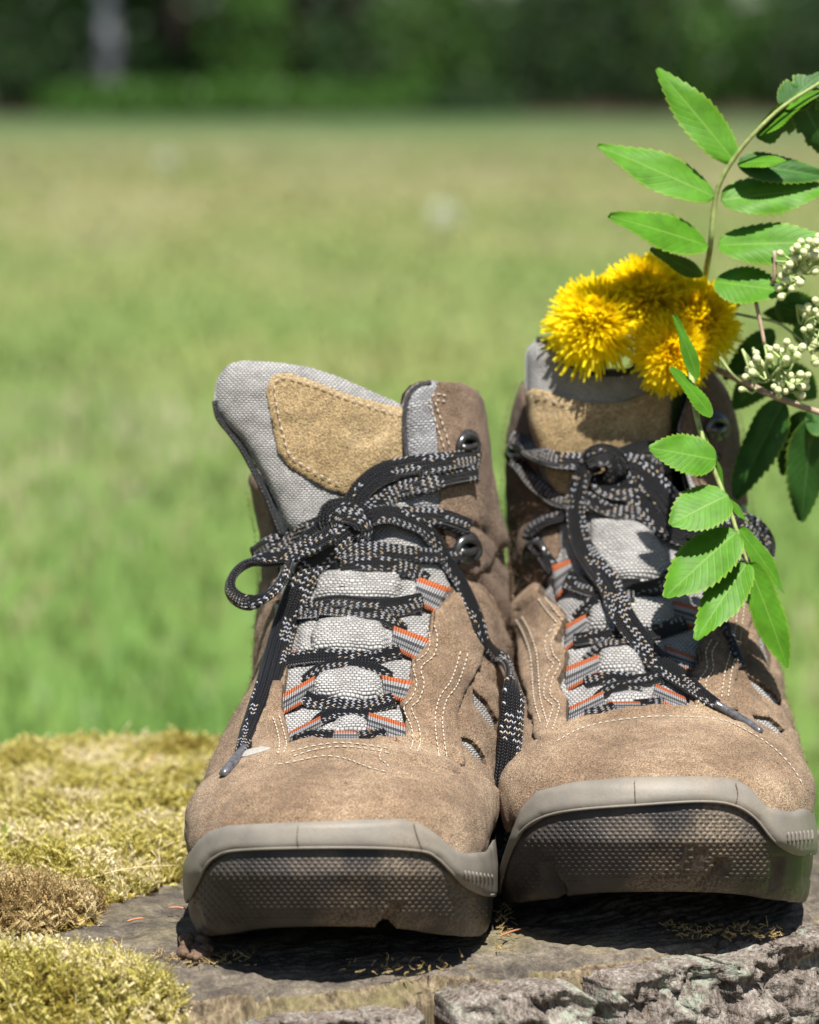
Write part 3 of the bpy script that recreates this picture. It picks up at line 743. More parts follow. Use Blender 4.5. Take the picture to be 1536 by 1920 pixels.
# ================================================================== BOOTS
class Surf:
    def __init__(s): s.parts = []; s.bvh = None
    def append(s, vt): s.parts.append(vt); s.bvh = None
    def cast(s, px):
        if s.bvh is None:
            Vs, Ts, n = [], [], 0
            for v, t in s.parts: Vs.append(v); Ts.append(np.asarray(t) + n); n += len(v)
            s.bvh = BVHTree.FromPolygons(np.vstack(Vs).tolist(), np.vstack(Ts).tolist())
        px = np.asarray(px, float).reshape(-1, 2); rd = nrm(rays(px))
        P = np.full((len(px), 3), np.nan); Nn = np.full((len(px), 3), np.nan); t = np.full(len(px), np.nan)
        for i, d in enumerate(rd):
            h = s.bvh.ray_cast(Vector(CPOS), Vector(d))
            if h[0] is not None:
                P[i] = h[0]; nn = np.array(h[1]); Nn[i] = nn if nn @ d < 0 else -nn; t[i] = h[3]
        ok = ~np.isnan(t)
        if not ok.any(): raise ValueError('no surface under path')
        if not ok.all():
            ii = np.arange(len(t)); t[~ok] = np.interp(ii[~ok], ii[ok], t[ok])
            for k in range(3): Nn[~ok, k] = np.interp(ii[~ok], ii[ok], Nn[ok, k])
            P[~ok] = CPOS + rd[~ok] * t[~ok, None]
        return P, nrm(Nn), t, rd

def path3d(surf, pts, step=.16, off=.12, it=3, flat=.6):
    """photo-traced path laid on the surface: (x, y[, height above surface[, fixed distance]])"""
    A = []
    for p in pts:
        o = p[2] if len(p) > 2 and p[2] is not None else off
        A.append((p[0], p[1], o, p[3] if len(p) > 3 else 0.))
    A = np.array(A, float)
    L = np.linalg.norm(np.diff(A[:, :2], axis=0), axis=1).sum() / 48.
    C = crom(A, max(6, int(L / step)))
    P, Nn, t, rd = surf.cast(C[:, :2])
    fixed = A[:, 3] > 0
    tt = np.minimum(smooth1(t, 2, it) - C[:, 2], t - .08)
    if fixed.any():                     # part of the path hangs free of the surface
        _, _, t0, rd0 = surf.cast(A[:, :2])
        Dk = np.where(fixed, A[:, 3], (t0 - A[:, 2]) * rd0[:, 1])
        k0 = np.r_[0, np.cumsum(np.linalg.norm(np.diff(A[:, :2], axis=0), axis=1))]; k1 = np.r_[0, np.cumsum(np.linalg.norm(np.diff(C[:, :2], axis=0), axis=1))]
        tt = smooth1(np.interp(k1 / k1[-1], k0 / k0[-1], Dk), 2, 2) / rd[:, 1]
    tt = smooth1(tt, 1, 2)
    P = CPOS + rd * tt[:, None]
    Nn = nrm(np.stack([smooth1(Nn[:, k], 3, 3) for k in range(3)], 1) * (1 - flat) - rd * flat)
    return P, Nn

def pillow(poly, Dfun, thick, edge, res=6., power=.5, noise_amp=0., back=.5):
    """a padded sheet whose outline was traced in the photograph and which stands at distance Dfun"""
    poly = np.asarray(poly, float)
    x0, y0 = poly.min(0) - res; x1, y1 = poly.max(0) + res
    gx = np.arange(x0, x1 + res, res); gy = np.arange(y0, y1 + res, res)
    X, Y = np.meshgrid(gx, gy); px = np.stack([X.ravel(), Y.ravel()], 1); w_ = len(gx)
    T = []
    for j in range(len(gy) - 1):
        for i in range(w_ - 1):
            a = j * w_ + i; T += [(a, a + w_, a + 1), (a + 1, a + w_, a + w_ + 1)]
    f = sdf(poly, px)
    v, t, ff = clip(np.c_[px, np.zeros(len(px))], np.array(T), f)
    px = v[:, :2]; q = np.clip(ff / edge, 0, 1)
    prof = (1 - (1 - q) ** 2) ** power
    D = Dfun(px[:, 0], px[:, 1])
    if noise_amp: D = D + noise_amp * vnoise(np.c_[px / 48., 0 * px[:, :1]], 1.1, 4., 3) * q
    rd = rays(px); rd = rd / rd[:, 1:2]
    top = CPOS + rd * (D - thick * prof)[:, None]
    bot = CPOS + rd * (D + thick * back * prof)[:, None]
    B = boundary(t); n = len(top)
    V = np.vstack([top, bot]); F = [tuple(x) for x in t] + [(x[2] + n, x[1] + n, x[0] + n) for x in t] + [(b, a, a + n, b + n) for a, b in B]
    return V, F, np.vstack([px, px]) / 48., (top, t), ff

def stitch_line(acc, surf, pts, dash=.19, gap=.085, r=.027, off=.015):
    P, Nn = path3d(surf, [(p[0], p[1], off) for p in pts], step=.05, it=1, flat=.1)
    s = np.r_[0, np.cumsum(np.linalg.norm(np.diff(P, axis=0), axis=1))]
    x = 0.
    while x + dash < s[-1]:
        q = np.array([[np.interp(x + dash * k, s, P[:, c]) for c in range(3)] for k in (0, .5, 1)])
        m = [np.interp(x + dash * .5, s, Nn[:, c]) for c in range(3)]
        q[1] += np.array(m) * .02
        V, F, _ = tube(q, [r * .6, r, r * .6], 5); acc.add(V, F)
        x += dash + gap

def offset_px(pts, d):
    p = np.asarray(pts, float)[:, :2]; t = np.gradient(p, axis=0); t /= np.maximum(np.linalg.norm(t, axis=1)[:, None], 1e-6)
    return p + np.stack([-t[:, 1], t[:, 0]], 1) * d

def lace_piece(root, surf, pts, width, off=.13, th=.34, name='shoelace', flat=.62, parent=None, step=.16):
    P, Nn = path3d(surf, pts, off=off, flat=flat, step=step)
    wd = np.interp(np.linspace(0, 1, len(P)), np.linspace(0, 1, len(width)), width) if np.ndim(width) else np.full(len(P), width)
    wd = wd * 1.28
    V, F, uv = ribbon(P, Nn, wd, th)
    uv = uv + [random.random() * 40, 0]
    return V, F, uv, P

KEYS = [  # Fu, Fz, Bu, Bz, half width, exponent
    (28.00, 4.5, 28.0, 3.5, .25, 2.2), (27.85, 5.15, 27.9, 2.8, 1.9, 2.3), (27.4, 5.7, 27.5, 2.3, 3.1, 2.4), (26.5, 6.1, 26.5, 2.0, 4.12, 2.5),
    (25.0, 6.5, 25.0, 2.0, 4.9, 2.5), (23.0, 6.85, 23.0, 2.0, 5.32, 2.45), (21.2, 7.15, 20.5, 2.0, 5.42, 2.35), (19.5, 7.85, 18., 2.0, 5.3, 2.3),
    (17.8, 8.95, 15., 2.0, 5.05, 2.2), (16.0, 10.2, 11., 2.0, 4.75, 2.2), (14.4, 11.6, 6., 2.0, 4.6, 2.2), (13.0, 13.1, 1.5, 2.2, 4.6, 2.2),
    (12.0, 14.6, .3, 5.0, 4.7, 2.2), (11.2, 16.0, .6, 9.0, 4.7, 2.2), (10.6, 17.5, .9, 12.5, 4.7, 2.25), (10.1, 19.0, .7, 15.5, 4.6, 2.3), (9.8, 20.4, .5, 17.8, 4.5, 2.3)]

def boot_body(cfg, NR=250, NA=220):
    toe = cfg['toeD'] - CAM_D; zb = cfg['z0']
    K = []
    for i, (fu, fz, bu, bz, wd, ex) in enumerate(KEYS):
        sc_ = cfg['scale']; wL = wR = wd * sc_
        um = (fu + bu) / 2; zm = (fz + bz) / 2 + zb; y = toe + 28 - um
        ax = cfg['axis'](um)
        if i >= 7:
            pxy = project(np.array([ax, y, zm]))[1]
            xl = np.interp(pxy, *zip(*cfg['silL'])); xr = np.interp(pxy, *zip(*cfg['silR']))
            D = y + CAM_D
            wl, wr = ax - at(xl, pxy, D)[0], at(xr, pxy, D)[0] - ax
            b = min(1, (i - 6) / 2.)
            wL = wL * (1 - b) + (wl - .12) * b; wR = wR * (1 - b) + (wr - .12) * b
        K.append((fu, fz, bu, bz, wL, wR, ex))
    C = crom(np.array(K), NR)
    V = np.zeros((NR, NA, 3)); th = np.arange(NA) * 2 * math.pi / NA
    c, s = np.cos(th), np.sin(th)
    for i in range(NR):
        fu, fz, bu, bz, wl, wr, ex = C[i]
        cc = np.sign(c) * np.abs(c) ** (2 / ex); ss = np.sign(s) * np.abs(s) ** (2 / ex)
        u = (fu + bu) / 2 + (fu - bu) / 2 * cc; z = (fz + bz) / 2 + (fz - bz) / 2 * cc
        V[i, :, 0] = np.array([cfg['axis'](q) for q in u]) + np.where(ss > 0, wr, wl) * ss
        V[i, :, 1] = toe + 28 - u; V[i, :, 2] = z + zb
    T = []
    for i in range(NR - 1):
        for j in range(NA):
            a, b = i * NA + j, i * NA + (j + 1) % NA
            T += [(a, b, a + NA), (b, b + NA, a + NA)]
    T = np.array(T); V = V.reshape(-1, 3)
    # a little unevenness so nothing is perfectly turned
    N = vnormals(V, T)
    cen = np.repeat(V.reshape(NR, NA, 3).mean(1), NA, 0)
    if ((V - cen) * N).sum() < 0: T = T[:, ::-1].copy(); N = -N
    V = V + N * (.12 * vnoise(V, .33, cfg['seed'], 2) + .05 * vnoise(V * [1, 1, 2.2], .8, cfg['seed'] + 4, 3))[:, None]
    px_ = project(V); fr_ = ((N * nrm(CPOS - V)).sum(1) > 0)
    for line, dep, wd_ in cfg['creases']:
        Lp = crom(np.array(line, float), 40); dd = np.full(len(V), 1e9)
        for q in Lp: dd = np.minimum(dd, (px_[:, 0] - q[0]) ** 2 + (px_[:, 1] - q[1]) ** 2)
        dd = np.sqrt(dd) / wd_
        V = V + N * (fr_ * dep * (-np.exp(-dd ** 2) + .55 * np.exp(-(dd - 2.0) ** 2)))[:, None]
    front = (np.tile(c, NR) > -.25) & ((N * nrm(CPOS - V)).sum(1) > -.25)
    ring = np.repeat(np.arange(NR), NA) / (NR - 1)
    return V, T, vnormals(V, T), front, ring

SOLE = [(28.35, 0), (28.2, 1.6), (27.75, 3.0), (26.9, 4.15), (25.4, 5.05), (23.2, 5.5), (21., 5.62), (18., 5.4), (14., 4.7), (10., 4.2), (6., 4.25), (3., 4.0), (1., 3.0), (.1, 1.6), (-.2, 0)]
def boot_sole(cfg, NV=44, NA=420):
    toe = cfg['toeD'] - CAM_D; zb = cfg['z0']; sc_ = cfg['scale']
    pts = [(u, w_ * sc_) for u, w_ in SOLE] + [(u, -w_ * sc_) for u, w_ in SOLE[-2:0:-1]]
    O = crom(pts, NA, True)
    t = np.roll(O, -1, 0) - np.roll(O, 1, 0); n = nrm(np.stack([-t[:, 1], t[:, 0]], 1))
    if ((O - O.mean(0)) * n).sum() < 0: n = -n
    u = O[:, 0]
    zlo = np.interp(u, [0, 1, 19, 21, 23, 25, 27, 28.4], [.25, 0, 0, .1, .42, .9, 1.45, 1.95])
    zhi = np.interp(u, [-1, 8, 17, 20, 22, 24, 26, 28.4], [4.3, 3.8, 3.8, 4.3, 4.9, 5.5, 6.0, 6.25])
    V = np.zeros((NV, NA, 3))
    for k in range(NV):
        v = k / (NV - 1)
        o = np.interp(v, [0, .06, .16, .32, .55, .78, .9, 1], [.0, .10, .14, .18, .2, .1, -.08, -.5])
        if v > .55: pass
        fr = np.clip((u - 19) / 8, 0, 1)
        o = o - fr * np.interp(v, [.5, 1], [0, .35]) - fr ** 3 * np.interp(v, [0, .2, .5], [.95, .45, 0])
        V[k, :, 0] = np.array([cfg['axis'](q) for q in u]) + O[:, 1] + n[:, 1] * o
        V[k, :, 1] = toe + 28 - (u + n[:, 0] * o)
        V[k, :, 2] = zb + zlo + (zhi - zlo) * v
    T = []
    for k in range(NV - 1):
        for j in range(NA):
            a, b = k * NA + j, k * NA + (j + 1) % NA
            T += [(a, b, a + NA), (b, b + NA, a + NA)]
    T = np.array(T); Vf = V.reshape(-1, 3); N = vnormals(Vf, T)
    cen = np.repeat(V.mean(1), NA, 0)
    if ((Vf - cen) * N).sum() < 0: T = T[:, ::-1].copy(); N = -N
    nx = np.tile(-n[:, 0], NV)           # y of outward normal: negative faces the camera
    return Vf, T, N, nx < .15, Vf[:, 2] - zb, NA, NV

def make_hook(root, surf, cx, cy, flip=1, s=1.0):
    o = Acc()
    def tb(pts, r):
        P, _ = path3d(surf, [(cx + flip * a * s, cy + b * s, c) for a, b, c in pts], step=.05, it=4)
        o.add(*tube(P, r, 10))
    tb([(-13, 20, .05), (-17, 6, .4), (-10, -10, .62), (4, -14, .66), (15, -6, .5), (17, 8, .35), (9, 20, .1)], .155 * s)
    tb([(-17, 2, .3), (-6, 7, .66), (8, 6, .66), (16, -2, .3)], .13 * s)
    hk = o.mk('lace_hook', M['metal'], root)
    # riveted base plate
    a = np.arange(20) * 2 * math.pi / 20
    P, Nn, t, rd = surf.cast(np.stack([cx + np.cos(a) * 20 * s, cy + np.sin(a) * 28 * s], 1))
    c = P.mean(0) + Nn.mean(0) * .17
    V = np.vstack([P + Nn * .02, P * .9 + c * .1 + Nn * .10, c[None]])
    F = [(i, (i + 1) % 20, 20 + (i + 1) % 20, 20 + i) for i in range(20)] + [(20 + i, 20 + (i + 1) % 20, 40) for i in range(20)]
    mk('base_plate', V, F, M['metal'], hk)
    return hk

def make_loop(root, surf, quad, bulge=.42, name='lace_loop'):
    TL, TR, BR, BL = [np.array(q, float) for q in quad]; cq = (TL + TR + BR + BL) / 4; TL, TR, BR, BL = [cq + (q - cq) * 1.1 for q in (TL, TR, BR, BL)]
    nu, nv = 14, 7
    px = []
    for i in range(nu):
        a = i / (nu - 1)
        for j in range(nv):
            b = j / (nv - 1)
            px.append((TL * (1 - a) + TR * a) * (1 - b) + (BL * (1 - a) + BR * a) * b)
    P, Nn, t, rd = surf.cast(np.array(px))
    Nm = nrm(Nn.mean(0)[None])[0]
    tt = t.reshape(nu, nv); tt = tt.mean() + (tt - tt.mean()) * .5
    P = CPOS + rd * (tt.ravel()[:, None])
    a = np.repeat(np.linspace(0, 1, nu), nv); b = np.tile(np.linspace(0, 1, nv), nu)
    h = .10 + bulge * np.sin(np.pi * a) ** .6 - .05 * (2 * np.abs(b - .5)) ** 3
    top = P - rd * h[:, None]; bot = top + rd * .09
    L = np.linalg.norm(P[nv * (nu - 1) + nv // 2] - P[nv // 2])
    n = nu * nv; F = []
    for i in range(nu - 1):
        for j in range(nv - 1):
            q = i * nv + j; F += [(q, q + 1, q + nv + 1, q + nv), (n + q, n + q + nv, n + q + nv + 1, n + q + 1)]
    ring = [j for j in range(nv)] + [i * nv + nv - 1 for i in range(1, nu)] + [(nu - 1) * nv + j for j in range(nv - 2, -1, -1)] + [i * nv for i in range(nu - 2, 0, -1)]
    for k in range(len(ring)):
        x, y = ring[k], ring[(k + 1) % len(ring)]; F.append((y, x, n + x, n + y))
    uv = np.stack([a * L * 1.1, b], 1); uv = np.vstack([uv, uv])
    return mk(name, np.vstack([top, bot]), F, M['loop'], root, uv=uv)

def fuzz(name, V, T, N, root, mat, n, seed, length=.13):
    """short fibres standing out of the leather nap"""
    rs = np.random.RandomState(seed)
    ar = np.linalg.norm(np.cross(V[T[:, 1]] - V[T[:, 0]], V[T[:, 2]] - V[T[:, 0]]), axis=1)
    ti = rs.choice(len(T), n, p=ar / ar.sum()); a, b = rs.rand(n), rs.rand(n); k = a + b > 1; a[k] = 1 - a[k]; b[k] = 1 - b[k]
    P = V[T[ti, 0]] * (1 - a - b)[:, None] + V[T[ti, 1]] * a[:, None] + V[T[ti, 2]] * b[:, None]
    nn = N[T[ti, 0]]; d = nrm(nn + rs.randn(n, 3) * .7); l = length * (.4 + rs.rand(n) * .9 + (rs.rand(n) > .96) * 1.2)
    s = nrm(np.cross(d, rs.randn(n, 3))) * .007
    W = np.stack([P - s, P + s, P + d * l[:, None] + nn * .01], 1).reshape(-1, 3)
    return mk(name, W, np.arange(3 * n).reshape(-1, 3), mat, root, kind='stuff')

def sole_mesh(V, T, keep, px, NA, root):
    c = V[:NA].mean(0)
    v, t, _, u = clip(np.vstack([V, c[None]]), np.vstack([T, [(len(V), (j + 1) % NA, j) for j in range(NA)]]), np.r_[keep, 9.], np.vstack([px, px[:1]]) / 48.)
    return mk('sole', v, t, M['rubber'], root, uv=u)

def make_boot(cfg):
    cut = list(reversed([p for p in cfg['rand_lip']]))
    cfg['above_rand'] = [(200, 1000), (1700, 1000)] + [(x + (60 if k == 0 else 0), y - 12) for k, (x, y) in enumerate(cut)] + [(cut[-1][0] - 60, cut[-1][1] - 12)]
    root = thing('hiking_boot', cfg['label'], 'boot', (cfg['axis'](14), cfg['toeD'] - CAM_D + 14, cfg['z0']), 'pair of hiking boots')
    V, T, N, front, ring = boot_body(cfg)
    px = project(V); zl = V[:, 2] - cfg['z0']
    F = lambda poly: np.where(front, sdf(poly, px) / 48., -9.)
    surf = Surf()
    low = [(x, y - 14) for x, y in cfg['rand_lip']]; lowp = [(low[0][0] - 150, low[0][1] + 10)] + low + [(low[-1][0] + 150, low[-1][1])]
    over = np.where(V[:, 1] < cfg['toeD'] - CAM_D + 12, sdf(lowp + [(1900, 300), (-300, 300)], px) / 48., zl - 3.)
    opening = F(cfg['opening']); throat = F(cfg['throat'])
    # ---- inner fabric with the padded bulges of the tongue between the laces
    disp = np.zeros(len(V))
    for poly, h in cfg['pads']:
        q = np.clip(sdf(poly, px) / 20., 0, 1) * front
        disp = np.maximum(disp, h * (1 - (1 - q) ** 2) ** .6)
    disp += .05 * np.where(throat > -.2, vnoise(V, 1.2, 5., 2), 0)
    Vb = V + N * (disp - .03)[:, None]
    Nb = vnormals(Vb, T)
    panel('fabric_upper', Vb, T, Nb, np.minimum(-opening, over), .03, M['weave'], root, uv=px / 48., surf=surf)
    panel('collar_lining', V, T, -N, np.minimum(-opening, zl - 9.), .12, M['lining'], root, base_off=.35)
    # ---- sole
    sV, sT, sN, sfront, sz, NA, NV = boot_sole(cfg)
    spx = project(sV)
    dent = np.zeros(len(sV))
    for poly, dep in cfg['notches']:
        dent = np.maximum(dent, dep * np.clip(sdf(poly, spx) / 9. + .4, 0, 1) * sfront)
    rV = sV.copy()
    sV = sV - sN * (dent + .03 * np.abs(np.sin(np.arange(len(sV)) % NA * .55)) * (sz < 1.2))[:, None] 
    keepf = np.where(sfront, -sdf(cfg['above_rand'], spx) / 48., 3.3 - sz)
    so = sole_mesh(sV, sT, keepf, spx, NA, root)
    so_ = None and mk('sole', np.vstack([sV, sV[:NA].mean(0)[None]]), [tuple(t) for t in sT] + [(len(sV), j, (j + 1) % NA) for j in range(NA)], M['rubber'], root, uv=np.vstack([spx, spx[:1]]) / 48.)
    surf.append((sV, sT))
    rf = np.where(sfront, sdf(cfg['rand'], spx) / 48., np.minimum(sz - 2.3, 3.6 - sz))
    rsurf = Surf(); rsurf.append((sV, sT))
    ro = panel('rand', rV, sT, sN, rf, .12, M['rand'], root, edge=.16, lip=.6, surf=surf, extra=.16 * np.clip(-sN[:, 1] * 1.5, 0, 1) * np.clip(rf / .3 + .4, 0, 1))
    P, Nn = path3d(rsurf, [(x, y, .22) for x, y in cfg['rand_lip']], step=.12)
    Vt, Ft, uvt = ribbon(P, Nn, .10, .15, 8); mk('rand_lip', Vt, Ft, M['rand'], root, uv=uvt)
    for l in cfg['seams']:
        P, Nn = path3d(surf, [(x, y, .015) for x, y in l], step=.1, it=1)
        Vt, Ft, uvt = ribbon(P, Nn, .03, .02, 6); mk('mould_seam', Vt, Ft, M['suede_dark'], ro)
    for x0, y0, x1, y1, n in cfg['ribs']:
        for k in range(n):
            x = x0 + (x1 - x0) * k / (n - 1); y = y0 + (y1 - y0) * k / (n - 1)
            P, Nn = path3d(surf, [(x, y, .02), (x + 1.5, y + 10, .05), (x + 1, y + 20, .02)], step=.08, it=1)
            Vt, Ft, uvt = tube(P, [.03] + [.06] * (len(P) - 2) + [.03], 6); mk('rand_rib', Vt, Ft, M['rand'], ro)
    # moulded dots on the toe of the sole
    dots = Acc(); gp = []
    y = cfg['dot_y'][0]; k = 0
    while y < cfg['dot_y'][1]:
        x = cfg['dot_x'][0] + (6.3 if k % 2 else 0)
        while x < cfg['dot_x'][1]: gp.append((x, y)); x += 12.6
        y += 7.4; k += 1
    gp = np.array(gp); ok = (sdf(cfg['dots'], gp) > 3)
    for poly, dep in cfg['notches']: ok &= sdf(poly, gp) < -4
    gp = gp[ok]
    P, Nn, t, rd = rsurf.cast(gp)
    dv, df = [], []
    a6 = np.arange(6) * math.pi / 3
    tx = nrm(np.cross(Nn, [0, 0, 1.])); ty = np.cross(Nn, tx)
    for i in range(len(P)):
        rim = P[i] + .128 * np.cos(a6)[:, None] * tx[i] + .082 * np.sin(a6)[:, None] * ty[i] - Nn[i] * .01
        mid_ = P[i] + .08 * np.cos(a6)[:, None] * tx[i] + .05 * np.sin(a6)[:, None] * ty[i] + Nn[i] * .03
        b = 13 * i; dv += [rim, mid_, (P[i] + Nn[i] * .036)[None]]
        for j in range(6): df += [(b + j, b + (j + 1) % 6, b + 6 + (j + 1) % 6, b + 6 + j), (b + 6 + j, b + 6 + (j + 1) % 6, b + 12)]
    mk('sole_dots', np.vstack(dv), df, M['rubber'], root, kind='stuff')
    # ---- leather
    windows = np.full(len(V), -9.)
    for poly in cfg['windows']: windows = np.maximum(windows, F(poly))
    shaft = sdf(cfg['shaft'], px) / 48.
    body = np.minimum(np.minimum(-throat, -opening), over)
    panel('shaft_panel', V, T, N, np.minimum(np.minimum(body, shaft + .25), -windows), .13, M['suede_dark'], root, rag=.03, surf=surf)
    q = panel('quarter_panel', V, T, N, np.minimum(np.minimum(body, -shaft), -windows), .26, M['suede'], root, lip=.7, rag=.035, surf=surf)
    for poly in cfg['overlays']:
        panel('overlay_panel', V, T, N, np.minimum(np.minimum(F(poly), body), -windows),   .50, M['suede'], root, lip=.7, rag=.03, surf=surf, single=True)
    panel('toe_cap', V, T, N, np.minimum(np.minimum(F(cfg['toe_cap']), -throat), over), .46, M['suede_toe'], root, rag=.03, edge=.14, lip=.65, surf=surf)
    for name, poly, base, th, mat in cfg['patches']:
        panel(name, V, T, N, F(poly), th, M[mat], root, base_off=base, edge=.25, surf=surf, single=True)
    return root, surf, dict(V=V, T=T, N=N, px=px, zl=zl, front=front, ring=ring, body=body, throat=throat)

def tongue(cfg, root, surf):
    t = cfg['tongue']
    V, F, uv, st, ff = pillow(t['poly'], t['D'], t['thick'], t['edge'], 6., noise_amp=.12)
    tg = mk('tongue', V, F, M['weave'], root, uv=uv)
    surf.append(st)
    own = Surf(); own.append(st)
    # dark binding round its rim
    P, Nn = path3d(own, [(x, y, -.12) for x, y in t['bind']], step=.2)
    v, f, u = tube(P, .14, 8); mk('binding', v, f, M['binding'], tg, uv=u)
    # suede patch
    poly = np.asarray(t['patch'], float)
    res = 6.; x0, y0 = poly.min(0) - res; x1, y1 = poly.max(0) + res
    gx = np.arange(x0, x1 + res, res); gy = np.arange(y0, y1 + res, res); X, Y = np.meshgrid(gx, gy); w_ = len(gx)
    p2 = np.stack([X.ravel(), Y.ravel()], 1)
    T = np.array([q for j in range(len(gy) - 1) for i in range(w_ - 1) for q in ((j * w_ + i, j * w_ + w_ + i, j * w_ + i + 1), (j * w_ + i + 1, j * w_ + w_ + i, j * w_ + w_ + i + 1))])
    P, Nn, tt, rd = own.cast(p2)
    tg2 = smooth1(tt.reshape(len(gy), w_), 1, 1).ravel()
    P = CPOS + rd * np.minimum(tt, tg2)[:, None]
    Ns = nrm(np.stack([smooth1(Nn[:, k].reshape(len(gy), w_), 2, 2).ravel() for k in range(3)], 1))
    panel('tongue_patch', P, T, Ns, sdf(poly, p2) / 48., .16, M['suede_tan'], tg, rag=.025, uv=p2 / 48., surf=surf)
    return tg
# ------------------------------------------------------------------ the boot standing nearer the moss
def lerp_axis(pts):
    us, xs = zip(*sorted(pts)); return lambda u: float(np.interp(u, us, xs))
A = dict(label='brown suede hiking boot with its grey tongue flopped open, beside the moss', seed=1.3,
    toeD=114.9, z0=0., scale=.965, axis=lerp_axis([(0, -.9), (8, -1.2), (14, -1.75), (22, -2.62), (28, -2.78)]),
    silL=[(700, 466), (900, 470), (1000, 484), (1100, 499), (1200, 490), (1300, 487), (1350, 474), (1390, 455), (1440, 418), (1485, 384), (1540, 362)],
    silR=[(714, 872), (757, 886), (800, 897), (850, 907), (900, 918), (950, 930), (1000, 940), (1100, 950), (1200, 955), (1300, 952), (1400, 935)],
    opening=[(350, 560), (1000, 560), (1000, 700), (915, 780), (888, 757), (862, 730), (833, 717), (802, 712), (776, 720), (761, 736), (754, 757), (758, 827), (763, 870), (771, 930), (700, 960), (600, 975), (520, 960), (480, 900), (440, 840), (350, 760)],
    throat=[(771, 913), (776, 960), (800, 1000), (835, 1040), (848, 1080), (843, 1113), (806, 1156), (802, 1195), (771, 1242), (767, 1281), (748, 1324), (759, 1359), (757, 1393), (712, 1387), (654, 1383), (603, 1391), (545, 1404),
            (540, 1370), (532, 1335), (537, 1290), (545, 1235), (536, 1180), (528, 1130), (524, 1060), (521, 1000), (507, 960), (500, 900), (520, 800), (700, 800)],
    pads=[([(600, 1072), (745, 1072), (752, 1100), (745, 1130), (670, 1138), (592, 1128)], .45), ([(600, 1164), (660, 1158), (715, 1170), (727, 1200), (722, 1226), (650, 1232), (588, 1226), (586, 1195)], .45),
          ([(605, 1262), (660, 1252), (708, 1266), (722, 1290), (710, 1314), (650, 1320), (592, 1312), (586, 1285)], .42), ([(632, 1348), (665, 1340), (690, 1352), (694, 1376), (655, 1380), (626, 1376)], .3),
          ([(560, 1180), (582, 1175), (584, 1222), (560, 1225)], .2), ([(772, 1100), (782, 1095), (790, 1125), (770, 1130)], .2)],
    rand=[(330, 1690), (344, 1622), (360, 1598), (374, 1580), (398, 1560), (430, 1550), (500, 1546), (640, 1542), (750, 1538), (785, 1546), (815, 1566), (845, 1592), (870, 1601), (900, 1598), (918, 1585), (928, 1560), (945, 1560), (945, 1672), (928, 1682), (905, 1680), (872, 1664), (842, 1634), (818, 1610), (790, 1598), (700, 1592), (560, 1592), (440, 1596), (405, 1608), (386, 1626), (372, 1655), (358, 1682), (345, 1710), (330, 1715)],
    rand_lip=[(356, 1686), (371, 1655), (385, 1626), (404, 1607), (440, 1595), (560, 1590), (700, 1590), (790, 1596), (818, 1608), (843, 1632), (872, 1661), (905, 1677), (926, 1678)],
    creases=[([(735, 1404), (760, 1408), (792, 1412), (830, 1434), (862, 1452)], .13, 8.), ([(850, 1084), (890, 1097), (918, 1130), (945, 1190)], .16, 9.), ([(850, 985), (892, 996), (925, 1030), (940, 1060)], .12, 9.), ([(470, 1462), (560, 1446), (660, 1440)], .05, 14.), ([(880, 1230), (905, 1270), (925, 1290)], .1, 9.), ([(800, 1290), (826, 1330)], .05, 10.)],
    seams=[[(559, 1548), (557, 1568), (559, 1588)], [(776, 1544), (782, 1566), (792, 1592)]], ribs=[(872, 1632, 922, 1640, 8)],
    notches=[([(738, 1690), (752, 1690), (750, 1715), (728, 1760), (690, 1760), (720, 1725)], .35), ([(365, 1700), (372, 1700), (388, 1750), (372, 1765), (350, 1750)], .12)],
    dot_y=(1604, 1740), dot_x=(352, 926), dots=[(352, 1720), (362, 1680), (378, 1645), (395, 1618), (430, 1606), (790, 1606), (815, 1620), (840, 1644), (870, 1672), (905, 1690), (925, 1690), (925, 1726), (860, 1732), (780, 1730), (600, 1728), (420, 1736), (372, 1738)],
    windows=[[(880, 1296), (904, 1317), (925, 1352), (928, 1380), (904, 1356), (882, 1326)], [(859, 1387), (882, 1395), (903, 1422), (905, 1440), (880, 1421), (863, 1404)], [(911, 900), (926, 930), (938, 990), (944, 1030), (930, 1020), (918, 960)]],
    shaft=[(380, 600), (1000, 600), (1010, 1260), (955, 1225), (940, 1180), (920, 1120), (895, 1093), (869, 1080), (840, 1070), (700, 1060), (500, 1090), (380, 1130)],
    overlays=[[(850, 1110), (872, 1112), (886, 1180), (894, 1222), (884, 1262), (862, 1310), (850, 1340), (849, 1378), (862, 1440), (850, 1470), (740, 1440), (740, 1380), (752, 1330), (770, 1285), (775, 1245), (806, 1196), (808, 1156)],
              [(540, 1290), (552, 1300), (548, 1400), (530, 1425), (480, 1430), (470, 1400), (505, 1340), (520, 1290)]],
    toe_cap=[(330, 1720), (340, 1600), (362, 1520), (392, 1480), (440, 1444), (500, 1424), (560, 1404), (600, 1393), (640, 1388), (700, 1392), (745, 1402), (775, 1424), (805, 1436), (850, 1446), (895, 1466), (925, 1488), (945, 1530), (945, 1720)],
    patches=[('vamp_inset', [(448, 1440), (470, 1428), (500, 1420), (517, 1423), (505, 1429), (470, 1440)], .46, .05, 'whitecloth')])
